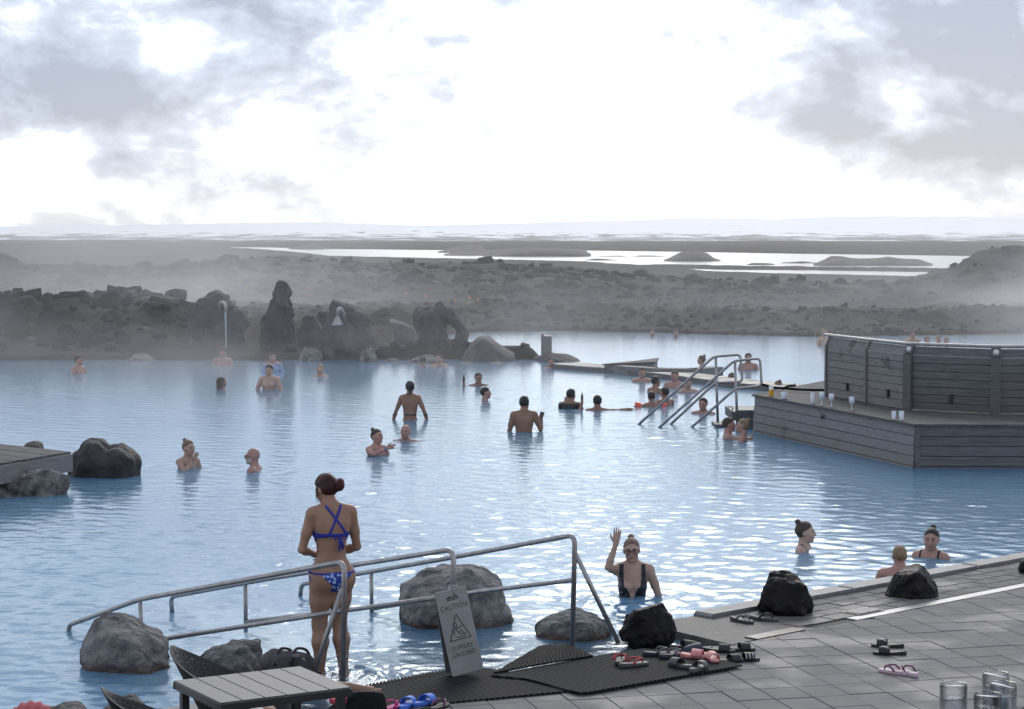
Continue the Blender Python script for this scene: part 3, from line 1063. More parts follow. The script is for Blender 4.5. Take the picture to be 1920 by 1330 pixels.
# left dock
rock("boulder", [(133, 858), (150, 840), (170, 828), (190, 827), (206, 842), (225, 834), (246, 840), (258, 856), (259, 895), (257, 930), (140, 930), (128, 890)], 30.2, 0.5, M_basalt_dark, "dark lava boulder at the tip of the wooden dock", 121, 0.03, 0.08)
rock("boulder", [(-60, 905), (0, 897), (40, 888), (85, 879), (115, 877), (129, 890), (126, 915), (110, 955), (-60, 960)], 28.0, 0.35, M_pale_rock, "pale mineral crusted rock below the wooden dock", 122, 0.025, 0.05)
rock("boulder", [(45, 845), (50, 834), (62, 825), (75, 827), (88, 840), (88, 870), (45, 870)], 33.0, 0.35, M_basalt, "small dark rock peeping over the dock's far side", 123, 0.03, 0.06)
# standing stones along the far bank
rock("standing_stone", [(356, 665), (361, 585), (371, 546), (395, 542), (416, 548), (432, 566), (456, 592), (463, 606), (457, 640), (462, 690), (358, 690)], 59.6, 0.55, M_basalt, "broad standing stone with bent water pipe", 131, 0.05, 0.10, R=0.35, facet=0.12)
rock("standing_stone", [(487, 690), (485, 614), (500, 586), (514, 562), (519, 541), (527, 531), (538, 535), (543, 549), (540, 562), (548, 582), (551, 612), (558, 690)], 59.0, 0.42, M_basalt_dark, "tall black pointed standing stone like a seated figure", 132, 0.04, 0.12, R=0.4, facet=0.15)
rock("standing_stone", [(555, 690), (557, 602), (572, 591), (595, 592), (607, 605), (608, 690)], 60.4, 0.4, M_basalt, "short squat standing stone between the pointed and the shower stones", 133, 0.05, 0.08, R=0.25)
rock("standing_stone", [(604, 700), (607, 602), (609, 570), (618, 564), (650, 574), (676, 582), (692, 602), (702, 642), (718, 700)], 57.9, 0.5, M_basalt, "slanting slab of stone carrying the shower head", 134, 0.05, 0.10, R=0.3, facet=0.12)
rock("standing_stone", [(774, 590), (780, 576), (795, 576), (815, 572), (823, 562), (832, 574), (852, 579), (868, 598), (880, 625), (879, 648), (866, 666), (822, 690), (788, 685), (781, 645), (785, 630), (777, 615)], 59.3, 0.42, M_basalt_dark, "dark ring shaped lava rock with a hole through it", 135, 0.04, 0.10, R=0.3, hole=[(836, 605), (842, 609), (848, 606), (855, 615), (857, 624), (850, 634), (842, 630)], facet=0.10)
rock("boulder", [(862, 690), (873, 665), (885, 645), (900, 632), (915, 634), (940, 650), (978, 675), (985, 692)], 57.6, 1.0, M_basalt, "smooth mound of rock right of the ring shaped stone", 136, 0.06, 0.08)
rock("boulder", [(985, 692), (1000, 672), (1030, 661), (1062, 663), (1092, 678), (1096, 694)], 57.2, 0.9, M_basalt, "low mound of rock around the steel pillar", 137, 0.06, 0.08)
rock("boulder", [(674, 692), (677, 652), (699, 650), (713, 690)], 56.6, 0.25, M_pale_rock, "pale upright block leaning at the shower stone's foot", 138, 0.04, 0.05, R=0.15)
rock("boulder", [(556, 692), (572, 650), (604, 649), (602, 692)], 57.2, 0.3, M_pale_rock, "pale slab at the waterline below the squat stone", 139, 0.05, 0.05, R=0.15)
SL = ["long flat pale stone at the water's edge below the ring shaped rock", "small flat stone between the shower slab and the ring shaped rock", "flat grey stone where the mound meets the ring shaped rock", "pale domed stone at the far waterline left of the standing stones",
      "low dark stone at the waterline left of the spout stone", "low dark stone at the foot of the pointed standing stone", "low dark stone under the pipe spout's stream", "thin flat stone at the waterline below the smooth mound"]
for k, (x0, x1, yt, yb, Yd) in enumerate(((752, 852, 668, 690, 56.6), (718, 752, 671, 688, 56.8), (848, 905, 677, 689, 56.4), (232, 300, 664, 690, 57.4), (305, 360, 668, 692, 57.6), (470, 520, 664, 690, 57.8), (385, 450, 665, 690, 57.6), (905, 960, 679, 690, 56.2))):
    w = x1 - x0
    rock("shore_stone", [(x0, yb + 8), (x0 + w * 0.08, (yt + yb) / 2), (x0 + w * 0.3, yt + 1), (x0 + w * 0.62, yt), (x0 + w * 0.9, (yt + yb) / 2 - 2), (x1, yb + 8)], Yd, 0.5, M_grey_rock if k in (0, 2, 3) else M_basalt, SL[k], 140 + k, 0.05, 0.06, group="flat stones along the far waterline", cat="stone")
# broken clinker strewn over the lava field: far too many bits to count
rgc = np.random.default_rng(77)
ico_v = []
ph = (1 + 5 ** 0.5) / 2
for a, b2 in ((1, ph), (-1, ph), (1, -ph), (-1, -ph)):
    ico_v += [(0, a, b2), (a, b2, 0), (b2, 0, a)]
ico_v = np.array(ico_v) / math.sqrt(1 + ph * ph)
import bmesh as _bm
_b = _bm.new()
for q_ in ico_v:
    _b.verts.new(q_)
_r = _bm.ops.convex_hull(_b, input=_b.verts)
_b.verts.index_update()
ico_f = np.array([[v_.index for v_ in f_.verts] for f_ in _b.faces])
ico_v = np.array([v_.co[:] for v_ in _b.verts])
_b.free()
NC = 17000
yc = np.concatenate([rgc.uniform(58, 110, 9000), np.exp(rgc.uniform(math.log(110), math.log(420), NC - 9000))])
xc = rgc.uniform(-0.3, 0.3, NC) * yc
zc_ = land_z(xc, yc)
clump = fbm(np.stack([xc / 5, yc / 9, xc * 0], -1), 3, 99)
keep = (zc_ > 0.02) | (yc > 90)
keep &= (clump > -0.25)
xc, yc, zc_, clump = xc[keep], yc[keep], zc_[keep], clump[keep]
sz = np.where(yc < 110, 0.075, 0.06 + 0.0009 * yc) * np.exp(rgc.normal(0, 0.45, len(xc))) * (1 + 0.8 * np.maximum(clump, 0)) * np.where(xc / yc < -0.13, 1.7, 1.0) * np.where(xc / yc > 0.19, 0.55, 1.0)
Vc = np.repeat(ico_v[None], len(xc), 0) * rgc.uniform(0.55, 1.25, (len(xc), 12, 1)) * sz[:, None, None] * np.array([1.25, 1.1, 0.85])
th_ = rgc.uniform(0, 6.28, len(xc))
Vx = Vc[:, :, 0] * np.cos(th_)[:, None] - Vc[:, :, 1] * np.sin(th_)[:, None]
Vy = Vc[:, :, 0] * np.sin(th_)[:, None] + Vc[:, :, 1] * np.cos(th_)[:, None]
Vc = np.stack([Vx + xc[:, None], Vy + yc[:, None], Vc[:, :, 2] + (zc_ + 0.15 * sz)[:, None]], -1).reshape(-1, 3)
Fc_ = (ico_f[None] + (np.arange(len(xc)) * 12)[:, None, None]).reshape(-1, 3)
tag(mesh_obj("lava_rubble", Vc, Fc_, M_land, smooth=False), kind="stuff")
# lava blocks tumbled on the left bank
LB = [(92, 583, 42, 24, 66, 1), (30, 560, 70, 60, 66, 0), (160, 545, 60, 70, 66, 0), (250, 540, 55, 60, 67, 0), (315, 545, 50, 80, 64, 0), (60, 625, 60, 50, 60, 0), (185, 610, 75, 70, 60.5, 0),
      (270, 610, 60, 70, 60, 0), (320, 632, 30, 16, 59.5, 1), (120, 640, 60, 40, 59.5, 0), (15, 640, 50, 40, 59.5, 0), (232, 555, 36, 30, 70, 0), (350, 575, 40, 60, 65, 0), (480, 612, 26, 30, 63, 0), (735, 600, 90, 60, 66, 0),
      (440, 600, 44, 60, 61, 0), (335, 660, 36, 22, 58.4, 0), (735, 655, 50, 22, 60, 0)]
_r = random.Random(3)
LB += [(_r.uniform(-30, 350), yt_, _r.uniform(24, 60), _r.uniform(24, 50), Yd_, 0) for yt_, Yd_ in [(_y, 57.5 + (660 - _y) * 0.085) for _y in np.linspace(660, 545, 26)]]
LB += [(_r.uniform(720, 1560), 618 - _r.uniform(0, 14), _r.uniform(14, 34), _r.uniform(12, 22), 76 + _r.uniform(0, 5), 0) for _ in range(18)]
for k, (cx, yt, w, hh, Yd, pale) in enumerate(LB):
    r = random.Random(k)
    pl = []
    for a in range(11):
        th = a / 11 * 2 * math.pi
        pl.append((cx + math.cos(th) * w / 2 * r.uniform(0.85, 1.12), yt + hh / 2 - math.sin(th) * hh / 2 * r.uniform(0.85, 1.1)))
    rock("lava_block", pl, Yd, w / 2 * Yd / F * 1.1, M_pale_rock if pale else (M_basalt if k % 3 else M_basalt_dark), ("larger pale stone high on the left lava bank" if k == 0 else "small pale stone low on the bank just left of the spout stone") if pale else "rough dark lava block heaped on the far bank", 160 + k, 0.09, 0.16, group="pale stones on the far bank" if pale else "lava blocks on the far bank", rs=0.5)
for k, (cx, cy) in enumerate(((10, 515), (40, 514), (41, 519), (408, 535), (425, 536), (445, 537), (463, 540), (578, 554), (597, 555), (762, 566), (797, 568), (853, 571), (881, 574), (964, 579), (896, 576))):
    p = atd(cx, cy, np.interp(cy, [514, 540, 580], [190, 130, 95]))
    g = land_z(np.array([p[0]]), np.array([p[1]]))[0]
    e_ = thing("marker_post", (p[0], p[1], g - 0.1), "tiny orange tipped marker post out on the lava field", "marker", "orange marker posts across the lava")
    mb = MB()
    mb.tube([(p[0], p[1], g - 0.1), (p[0], p[1], max(p[2], g + 0.2))], 0.02, 6)
    mb.build("post", M_dark, e_)
    mb = MB()
    mb.tube([(p[0], p[1], max(p[2], g + 0.2)), (p[0], p[1], max(p[2], g + 0.2) + 0.10)], 0.05, 8)
    mb.build("orange_cap", mat("orange paint", (0.75, 0.16, 0.03), 0.5), e_)

# ------------------------------------------------------------------ air: thin haze over everything, steam over the warm water
def volume_mat(name, color, density, aniso=0.0):
    m = bpy.data.materials.new(name)
    m.use_nodes = True
    t = m.node_tree
    t.nodes.remove(t.nodes["Principled BSDF"])
    v = t.nodes.new("ShaderNodeVolumePrincipled")
    v.inputs["Color"].default_value = (*color, 1)
    v.inputs["Density"].default_value = density
    v.inputs["Anisotropy"].default_value = aniso
    t.links.new(v.outputs[0], t.nodes["Material Output"].inputs["Volume"])
    return m, t, v


mb = MB()
mb.box((0, 12000, 80), (34000, 30000, 232))
m, t, v = volume_mat("haze air", (0.97, 0.98, 1.0), 0.000034, 0.8)
tag(mb.build("haze", m), kind="stuff")

mb = MB()
mb.box((0, 82, 3.0), (96, 110, 6.0))
m, t, v = volume_mat("steam", (0.90, 0.93, 0.97), 0.0, 0.55)
geo = t.nodes.new("ShaderNodeTexCoord")
mp = t.nodes.new("ShaderNodeMapping")
mp.inputs["Scale"].default_value = (0.15, 0.10, 0.38)
t.links.new(geo.outputs["Object"], mp.inputs[0])
nz = t.nodes.new("ShaderNodeTexNoise")
nz.inputs["Scale"].default_value = 1.0
nz.inputs["Detail"].default_value = 2
t.links.new(mp.outputs[0], nz.inputs["Vector"])
r1 = t.nodes.new("ShaderNodeMapRange")
r1.inputs["From Min"].default_value, r1.inputs["From Max"].default_value = 0.42, 0.64
t.links.new(nz.outputs["Fac"], r1.inputs["Value"])
sp = t.nodes.new("ShaderNodeSeparateXYZ")
t.links.new(geo.outputs["Object"], sp.inputs[0])


def tm(op, a, b=None):
    n = t.nodes.new("ShaderNodeMath")
    n.operation = op
    for i, q in enumerate((a, b)):
        if q is None:
            continue
        if isinstance(q, (int, float)):
            n.inputs[i].default_value = q
        else:
            t.links.new(q, n.inputs[i])
    return n.outputs[0]


def mrange(src, a, b, c, d):
    n = t.nodes.new("ShaderNodeMapRange")
    n.interpolation_type = "SMOOTHSTEP"
    t.links.new(src, n.inputs["Value"])
    for k, q in zip(("From Min", "From Max", "To Min", "To Max"), (a, b, c, d)):
        n.inputs[k].default_value = q
    return n.outputs[0]


fall = tm("EXPONENT", tm("MULTIPLY", sp.outputs["Z"], -0.62))
edge = tm("MULTIPLY", mrange(sp.outputs["Y"], -46, -27, 0, 1), mrange(sp.outputs["Y"], -8, 22, 1, 0.06))
top = mrange(sp.outputs["Z"], 3.0, 5.9, 1, 0)
d = tm("MULTIPLY", tm("MULTIPLY", fall, edge), tm("MULTIPLY", top, tm("ADD", tm("MULTIPLY", r1.outputs[0], 1.3), 0.16)))
side = tm("ADD", mrange(sp.outputs["X"], 3, -12, 0.20, 1.25), mrange(sp.outputs["X"], 9, 24, 0.0, 1.0))
d = tm("MULTIPLY", tm("MULTIPLY", d, side), 0.058)
t.links.new(d, v.inputs["Density"])
steam = tag(mb.build("steam", m), kind="stuff")

# ------------------------------------------------------------------ paved deck
HALF = -(KN[:2])                                      # deck side of the pool edge


def kpt(u, n, z=DECK_Z):
    p = K0 + KU * u + KN * n
    return np.array([p[0], p[1], z])


deck = thing("pavement", kpt(3, -2, 0.0), None, None, kind="structure")
G0, G1 = at(1405, 1197, DECK_Z), at(1920, 1096, DECK_Z)     # gutter line between brick strip and tiles
GU = (G1 - G0) / np.linalg.norm(G1 - G0)
GU[2] = 0
GN = np.array([-GU[1], GU[0], 0])
mb = MB()
E = [kpt(9, 0), kpt(0.35, 0), kpt(0.35, -1.02), kpt(-5.0, -1.02), kpt(-5.0, 0.0), kpt(-12, 0.0), kpt(-12, -7.5), kpt(9, -9)]
mb.prism(E[::1] if area([e[:2] for e in E]) > 0 else E[::-1], -1.2, DECK_Z - 0.016)
mb.build("bedding", M_joint, deck)
# kerb along the water
k = MB()
for u0, u1 in ((0.3, 2.3), (2.305, 4.3), (4.305, 6.3), (6.305, 8.6)):
    k = MB()
    k.prism([kpt(u0, -0.16), kpt(u1, -0.16), kpt(u1, 0.05), kpt(u0, 0.05)], -0.3, DECK_Z + 0.035, 0.02)
    k.build("kerb_stone", M_kerb, deck)
for u0, u1 in ((-12, -8.5), (-8.495, -6.7), (-6.695, -4.98)):
    k = MB()
    k.prism([kpt(u0, -0.22), kpt(u1, -0.22), kpt(u1, 0.05), kpt(u0, 0.05)], -0.3, DECK_Z + 0.02, 0.02)
    k.build("kerb_stone", M_kerb, deck)
# sandy concrete apron between mat and bricks
k = MB()
k.prism([kpt(-0.45, -1.05), kpt(0.3, -1.05), kpt(0.62, -1.5), kpt(0.55, 0.0), kpt(-0.3, 0.1)][::1], -0.2, DECK_Z - 0.004)
k.build("apron", mat("sandy apron", (0.085, 0.08, 0.075), 0.7, color2=(0.13, 0.124, 0.115), scale=9, bump=0.5, bscale=40), deck)


def in_view(P):
    c = sum(P) / len(P)
    d = c[1]
    px = 960 + 4000 * c[0] / d
    return -60 < px < 2000 and d > 14.6


# bricks: courses follow the kerb up to the gutter
nb_ = 0
hp_g = [(-GN[:2] * -1, np.dot(GN[:2] * 1, G0[:2]) * 1)]
bw, bl = 0.196, 0.30
for r in range(12):
    for c in range(-2, 34):
        u0 = 0.3 + (c + 0.5 * (r % 2)) * bl
        n0 = -0.165 - (r + 1) * bw
        P = [kpt(u0 + 0.006, n0 + 0.007)[:2], kpt(u0 + bl - 0.006, n0 + 0.007)[:2], kpt(u0 + bl - 0.006, n0 + bw - 0.007)[:2], kpt(u0 + 0.006, n0 + bw - 0.007)[:2]]
        P = clip_poly(P, [(-GN[:2], -np.dot(GN[:2], G0[:2] + GN[:2] * 0.06)), (-KU[:2], -np.dot(KU[:2], kpt(0.55, 0)[:2]))])
        if len(P) < 3 or abs(area(P)) < 0.006 or not in_view(P):
            continue
        if area(P) < 0:
            P = P[::-1]
        k = MB()
        k.prism(P, DECK_Z - 0.04, DECK_Z + random.uniform(-0.003, 0.003), 0.004)
        k.build("brick", M_brick, deck)
        nb_ += 1
# gutter: pale strip, dark steel channels, slotted grate
g = MB()
g.prism([(G0 + GU * 1.35 - GN * 0.07), (G1 + GU * 1.5 - GN * 0.07), (G1 + GU * 1.5 + GN * 0.05), (G0 + GU * 1.35 + GN * 0.05)], -0.1, DECK_Z - 0.003)
g.build("gutter_strip", mat("pale gutter", (0.20, 0.20, 0.21), 0.4, var=0.12, scale=3), deck)
g = MB()
g.prism([(G0 + GU * 0.0 - GN * 0.09), (G0 + GU * 0.62 - GN * 0.09), (G0 + GU * 0.62 + GN * 0.05), (G0 + GU * 0.0 + GN * 0.05)], -0.1, DECK_Z + 0.008)
g.build("gutter_channel", mat("rusty steel", (0.030, 0.022, 0.02), 0.5, color2=(0.06, 0.045, 0.04), scale=6), deck)
gp = at(1618, 1147, DECK_Z)
g = MB()
g.box(gp + np.array([0, 0, -0.006]), (0.36, 0.20, 0.02), [GU, GN, (0, 0, 1)])
gr_ = g.build("drain_grate", mat("grate frame", (0.05, 0.045, 0.042), 0.5), deck)
for q in range(9):
    g = MB()
    g.box(gp + GU * (-0.14 + q * 0.035) + np.array([0, 0, 0.006]), (0.016, 0.17, 0.012), [GU, GN, (0, 0, 1)])
    g.build("grate_bar", M_steel2, gr_)
# large tiles
TB = np.array([-0.2505, 0.968, 0])                  # joint direction running away to the left
TA = np.array([0.968, 0.2505, 0])
T0 = at(1733.5, 1171, DECK_Z)
tw, tl = 0.292, 0.35
nt_ = 0
mat_edge = [(KN[:2], np.dot(KN[:2], kpt(0, -1.04)[:2]))]
cand = []
for a in range(-30, 22):
    for c in range(-16, 10):
        sh = 0.0
        o = T0 + TA * (a * tw) + TB * (c * tl + (0.02 if a % 3 == 0 else 0))
        P = [(o + TA * i + TB * j)[:2] for i, j in ((0.003, 0.004), (tw - 0.003, 0.004), (tw - 0.003, tl - 0.004), (0.003, tl - 0.004))]
        P = clip_poly(P, [(GN[:2], np.dot(GN[:2], G0[:2] - GN[:2] * 0.10))] + mat_edge)
        if len(P) < 3 or abs(area(P)) < 0.008 or not in_view(P):
            continue
        if area(P) < 0:
            P = P[::-1]
        cand.append(P)
cand.sort(key=lambda P: -sum(P)[1] / len(P) * 0 - (sum(P)[1] / len(P) > 15))
cand = sorted(cand, key=lambda P: abs(sum(P)[1] / len(P) - 17.5))
for P in cand[:300]:
    k = MB()
    k.prism(P, DECK_Z - 0.05, DECK_Z + random.uniform(-0.0025, 0.0025), 0.003)
    k.build("tile", M_tile, deck)
if len(cand) > 300:
    k = MB()
    for P in cand[300:]:
        k.prism(P, DECK_Z - 0.05, DECK_Z, 0.003)
    tag(k.build("outer_tiles", M_tile, deck), kind="stuff")

# ------------------------------------------------------------------ rubber mats
def ribbed(name, poly, z, label, seed):
    o = MB()
    P = [p[:2] for p in poly]
    if area(P) < 0:
        P = P[::-1]
    o.prism(P, z - 0.012, z)
    m = MATS.get("ribbed rubber")
    if m is None:
        m = mat("ribbed rubber", (0.02, 0.02, 0.022), 0.8, spec=0.1)
        t = m.node_tree
        b = t.nodes["Principled BSDF"]
        geo = t.nodes.new("ShaderNodeNewGeometry")
        dt = t.nodes.new("ShaderNodeVectorMath")
        dt.operation = "DOT_PRODUCT"
        t.links.new(geo.outputs["Position"], dt.inputs[0])
        dt.inputs[1].default_value = tuple(KU)
        mu = t.nodes.new("ShaderNodeMath")
        mu.operation = "MULTIPLY"
        mu.inputs[1].default_value = 2 * math.pi / 0.042
        t.links.new(dt.outputs["Value"], mu.inputs[0])
        sn = t.nodes.new("ShaderNodeMath")
        sn.operation = "SINE"
        t.links.new(mu.outputs[0], sn.inputs[0])
        rp = t.nodes.new("ShaderNodeValToRGB")
        rp.color_ramp.elements[0].position, rp.color_ramp.elements[1].position = 0.0, 0.6
        rp.color_ramp.elements[0].color, rp.color_ramp.elements[1].color = (0.008, 0.008, 0.009, 1), (0.042, 0.042, 0.045, 1)
        t.links.new(sn.outputs[0], rp.inputs[0])
        t.links.new(rp.outputs[0], b.inputs["Base Color"])
        bp = t.nodes.new("ShaderNodeBump")
        bp.inputs["Strength"].default_value = 0.6
        bp.inputs["Distance"].default_value = 0.008
        t.links.new(sn.outputs[0], bp.inputs["Height"])
        t.links.new(bp.outputs[0], b.inputs["Normal"])
    return tag(o.build(name, m), label, "mat")


zz = DECK_Z + 0.016
ribbed("rubber_mat", [at(600, 1340, zz), at(1098, 1292, zz), at(975, 1262, zz), at(905, 1252, zz), at(760, 1277, zz), at(650, 1300, zz)], zz, "black ribbed rubber mat below the caution sign, running off the bottom edge", 1)
zz += 0.014
ribbed("rubber_mat", [at(1086, 1298, zz), at(1105, 1297, zz), at(1392, 1247, zz), at(1300, 1222, zz), at(1205, 1216, zz), at(1110, 1231, zz), at(920, 1266, zz), at(985, 1272, zz)], zz, "black ribbed rubber mat covered with shoes at its far end", 2)


def honeycomb(name, quad, nu, nv, z, label):
    """open rubber mat: a lattice of real holes"""
    A, B, C, D = [np.array([p[0], p[1], z]) for p in quad]
    V, Fc = [], []
    for i in range(nu * 3 + 1):
        for j in range(nv * 3 + 1):
            s_, t_ = i / (nu * 3), j / (nv * 3)
            p = (A * (1 - s_) + B * s_) * (1 - t_) + (D * (1 - s_) + C * s_) * t_
            V.append(p + np.array([0, 0, 0.006 * math.sin(3.1 * s_)]))
    w = nv * 3 + 1
    for i in range(nu * 3):
        for j in range(nv * 3):
            off = (j // 3) % 2
            if (i + off) % 3 != 0 and j % 3 != 0 and (i + off) % 3 == 1 + (0 if j % 3 else 0) and True:
                continue
            Fc.append((i * w + j, (i + 1) * w + j, (i + 1) * w + j + 1, i * w + j + 1))
    o = mesh_obj(name, np.array(V), Fc, M_rubber, smooth=False)
    sm = o.modifiers.new("thick", "SOLIDIFY")
    sm.thickness = 0.014
    return tag(o, label, "mat")


honeycomb("rubber_mat", [at(925, 1262, 0.11), at(1112, 1230, 0.11), at(1068, 1211, 0.10), at(1010, 1224, 0.06)], 22, 9, 0.115, "open honeycomb rubber mat at the foot of the tall far handrail")
honeycomb("rubber_mat", [at(640, 1304, 0.075), at(905, 1252, 0.075), at(898, 1246, 0.065), at(640, 1294, 0.065)], 40, 3, 0.07, "narrow strip of open rubber matting along the ramp's wet edge")

# ------------------------------------------------------------------ ramp handrails
RU = KN.copy()                                        # rails run out over the ramp
TR = 0.021


def rail_part(name, pts, parent, r=TR, f=0.09):
    o = MB()
    o.tube(fillet(pts, f, 6), r, 12)
    return o.build(name, M_steel, parent, True)


# near rail
PA = at(643, 1283, 0.05)
ua = at(130, 1172, 0.0) - at(643, 1283, 0.0)
ua /= np.linalg.norm(ua)
pa = lambda x, y: onplane(x, y, PA, ua)
ra = thing("handrail", PA, "near steel handrail passing in front of the woman in the blue bikini", "handrail")
rail_part("top_rail", [PA, pa(646, 1053), pa(262, 1124), pa(130, 1172), pa(128, 1190)], ra)
rail_part("mid_rail", [pa(640, 1146), pa(500, 1168), pa(315, 1197), pa(240, 1225)], ra, 0.019)
rail_part("post", [pa(263, 1124), pa(266, 1230)], ra, 0.018)
rail_part("brace", [pa(641, 1105), pa(585, 1252) + np.array([0.0, -0.12, -0.1])], ra, 0.019)
o = MB()
o.lathe(PA + np.array([0, 0, 0.0]), [(0, 0.012), (0.05, 0.012), (0.055, 0)], 16)
o.build("base_plate", M_steel2, ra)
# middle rail
PC = at(853, 1250, 0.05)
uc = at(322, 1137, 0.0) - at(853, 1250, 0.0)
uc /= np.linalg.norm(uc)
pc = lambda x, y: onplane(x, y, PC, uc)
rc = thing("handrail", PC, "middle steel handrail that the caution sign is tied to", "handrail")
rail_part("top_rail", [PC, pc(850, 1030), pc(500, 1086), pc(320, 1119), pc(323, 1150)], rc)
rail_part("mid_rail", [pc(850, 1117), pc(655, 1144), pc(462, 1166)], rc, 0.019)
rail_part("post", [pc(460, 1093), pc(461, 1185)], rc, 0.018)
# far rail
PD = at(1073, 1218, 0.05)
ud = at(563, 1106, 0.0) - at(1073, 1218, 0.0)
ud /= np.linalg.norm(ud)
pd = lambda x, y: onplane(x, y, PD, ud)
rd = thing("handrail", PD, "tall far steel handrail with slanted brace beside the waving woman", "handrail")
rail_part("top_rail", [PD, pd(1078, 1003), pd(845, 1046), pd(673, 1076), pd(565, 1096), pd(563, 1120)], rd)
rail_part("mid_rail", [pd(1074, 1088), pd(1000, 1097), pd(880, 1112), pd(696, 1142)], rd, 0.019)
rail_part("post", [pd(696, 1072), pd(697, 1165)], rd, 0.018)
foot = at(1160, 1207, DECK_Z)
rail_part("brace", [pd(1077, 1034), foot], rd, 0.02)
o = MB()
o.box(foot + np.array([0, 0, 0.004]), (0.14, 0.09, 0.008), [KU, KN, (0, 0, 1)])
o.build("foot_plate", M_steel2, rd)

# ------------------------------------------------------------------ caution sign
sg = at(880, 1262, DECK_Z + 0.012)
SB = at(848, 1270, DECK_Z + 0.02)
hx = np.array([0.235, 0.115, 0.045])
sw_ = np.linalg.norm(hx)
hx /= sw_
up0 = np.array([-0.09, 0.10, 0.98])
up0 = up0 - hx * np.dot(up0, hx)
up0 /= np.linalg.norm(up0)
nn_ = np.cross(hx, up0)                                # towards the viewer
SH_ = 0.64
sgn = thing("caution_sign", SB, "grey steel folding caution sign tied to the handrail", "sign")


def panel(name, org, ex, ey, w, hgt, slot, th=0.004):
    """sheet with rounded lower corners and a hand slot, thickness th"""
    nrm = np.cross(ex, ey)
    outl = []
    for (cx, cy, a0) in ((w - 0.02, 0.02, -90), (w - 0.003, hgt - 0.003, 0), (0.003, hgt - 0.003, 90), (0.02, 0.02, 180)):
        rr = 0.02 if cy < 0.1 else 0.003
        for q in range(5):
            a = math.radians(a0 + q * 22.5)
            outl.append((cx + rr * math.cos(a), cy + rr * math.sin(a)))
    import bmesh
    bm = bmesh.new()
    ov = [bm.verts.new(org + ex * x + ey * y) for x, y in outl]
    oe = [bm.edges.new((ov[i], ov[(i + 1) % len(ov)])) for i in range(len(ov))]
    if slot:
        sl = []
        for (cx, a0) in ((w / 2 + 0.032, -90), (w / 2 - 0.032, 90)):
            for q in range(7):
                a = math.radians(a0 + q * 30)
                sl.append((cx + 0.02 * math.cos(a), hgt - 0.065 + 0.02 * math.sin(a)))
        sv = [bm.verts.new(org + ex * x + ey * y) for x, y in sl]
        oe += [bm.edges.new((sv[i], sv[(i + 1) % len(sv)])) for i in range(len(sv))]
    bmesh.ops.triangle_fill(bm, use_beauty=True, use_dissolve=False, edges=oe)
    V = np.array([v.co[:] for v in bm.verts])
    bm.verts.index_update()
    Fc = [tuple(v.index for v in f.verts) for f in bm.faces]
    bm.free()
    o = mesh_obj(name, V, Fc, M_steel2, sgn, False)
    sm = o.modifiers.new("sheet", "SOLIDIFY")
    sm.thickness = th
    sm.offset = 0
    return o


panel("front_panel", SB, hx, up0, sw_, SH_, True)
bk = up0 * SH_ + nn_ * -0.0
e2 = up0 * 0.985 + nn_ * 0.17
e2 /= np.linalg.norm(e2)
panel("back_panel", SB + up0 * SH_ - e2 * (SH_ - 0.01) - nn_ * 0.004, hx, e2, sw_, SH_ - 0.012, True)
o = MB()
o.tube([SB + up0 * (SH_ + 0.001) + hx * 0.004 - nn_ * 0.003, SB + up0 * (SH_ + 0.001) + hx * (sw_ - 0.004) - nn_ * 0.003], 0.006, 8)
o.build("hinge", M_steel2, sgn)


def sign_pt(x, y, lift=0.0032):
    return SB + hx * x + up0 * y + nn_ * lift


M_ink = mat("black print", (0.012, 0.012, 0.014), 0.6)


def lettering(body, cx, y, size, name):
    cu = bpy.data.curves.new("lettering", "FONT")
    cu.body = body
    cu.align_x = "CENTER"
    cu.size = size
    cu.space_character = 1.1
    tmp = bpy.data.objects.new("lettering", cu)
    COL.objects.link(tmp)
    dg = bpy.context.evaluated_depsgraph_get()
    me = tmp.evaluated_get(dg).to_mesh()
    V = np.array([v.co[:] for v in me.vertices])
    Fc = [tuple(p.vertices) for p in me.polygons]
    bpy.data.objects.remove(tmp)
    W = np.array([sign_pt(cx + v[0] * 0.84, y + v[1]) for v in V])
    return mesh_obj(name, W, Fc, M_ink, sgn, False)


lettering("CAUTION", sw_ / 2, 0.495, 0.056, "lettering")
lettering("SLIPPERY", sw_ / 2, 0.185, 0.050, "lettering")
lettering("GROUND", sw_ / 2, 0.133, 0.050, "lettering")


def strokes(paths, r, name):
    o = MB()
    for pth in paths:
        for a, b in zip(pth[:-1], pth[1:]):
            a, b = np.array(a), np.array(b)
            d = (b - a) / max(np.linalg.norm(b - a), 1e-9)
            n = np.array([-d[1], d[0]]) * r
            a, b = a - d * r * 0.7, b + d * r * 0.7
            o.add([sign_pt(*q) for q in (a - n, b - n, b + n, a + n)], [(0, 1, 2, 3)])
    return o.build(name, M_ink, sgn)


c0 = sw_ / 2
strokes([[(c0 - 0.086, 0.262), (c0 + 0.086, 0.262), (c0 + 0.006, 0.445), (c0 - 0.006, 0.445), (c0 - 0.086, 0.262)]], 0.0035, "warning_triangle")
hd = [(c0 - 0.022 + 0.014 * math.cos(a), 0.372 + 0.014 * math.sin(a)) for a in np.linspace(0, 6.283, 13)]
strokes([hd, [(c0 - 0.022, 0.352), (c0 - 0.012, 0.318), (c0 + 0.020, 0.326), (c0 + 0.034, 0.302)], [(c0 - 0.012, 0.318), (c0 + 0.012, 0.296), (c0 + 0.05, 0.30)],
         [(c0 - 0.020, 0.346), (c0 + 0.012, 0.350), (c0 + 0.034, 0.362)], [(c0 - 0.022, 0.350), (c0 - 0.044, 0.332), (c0 - 0.042, 0.306)], [(c0 - 0.03, 0.282), (c0 + 0.02, 0.277), (c0 + 0.052, 0.284)]], 0.0032, "slipping_figure")
wire = MB()
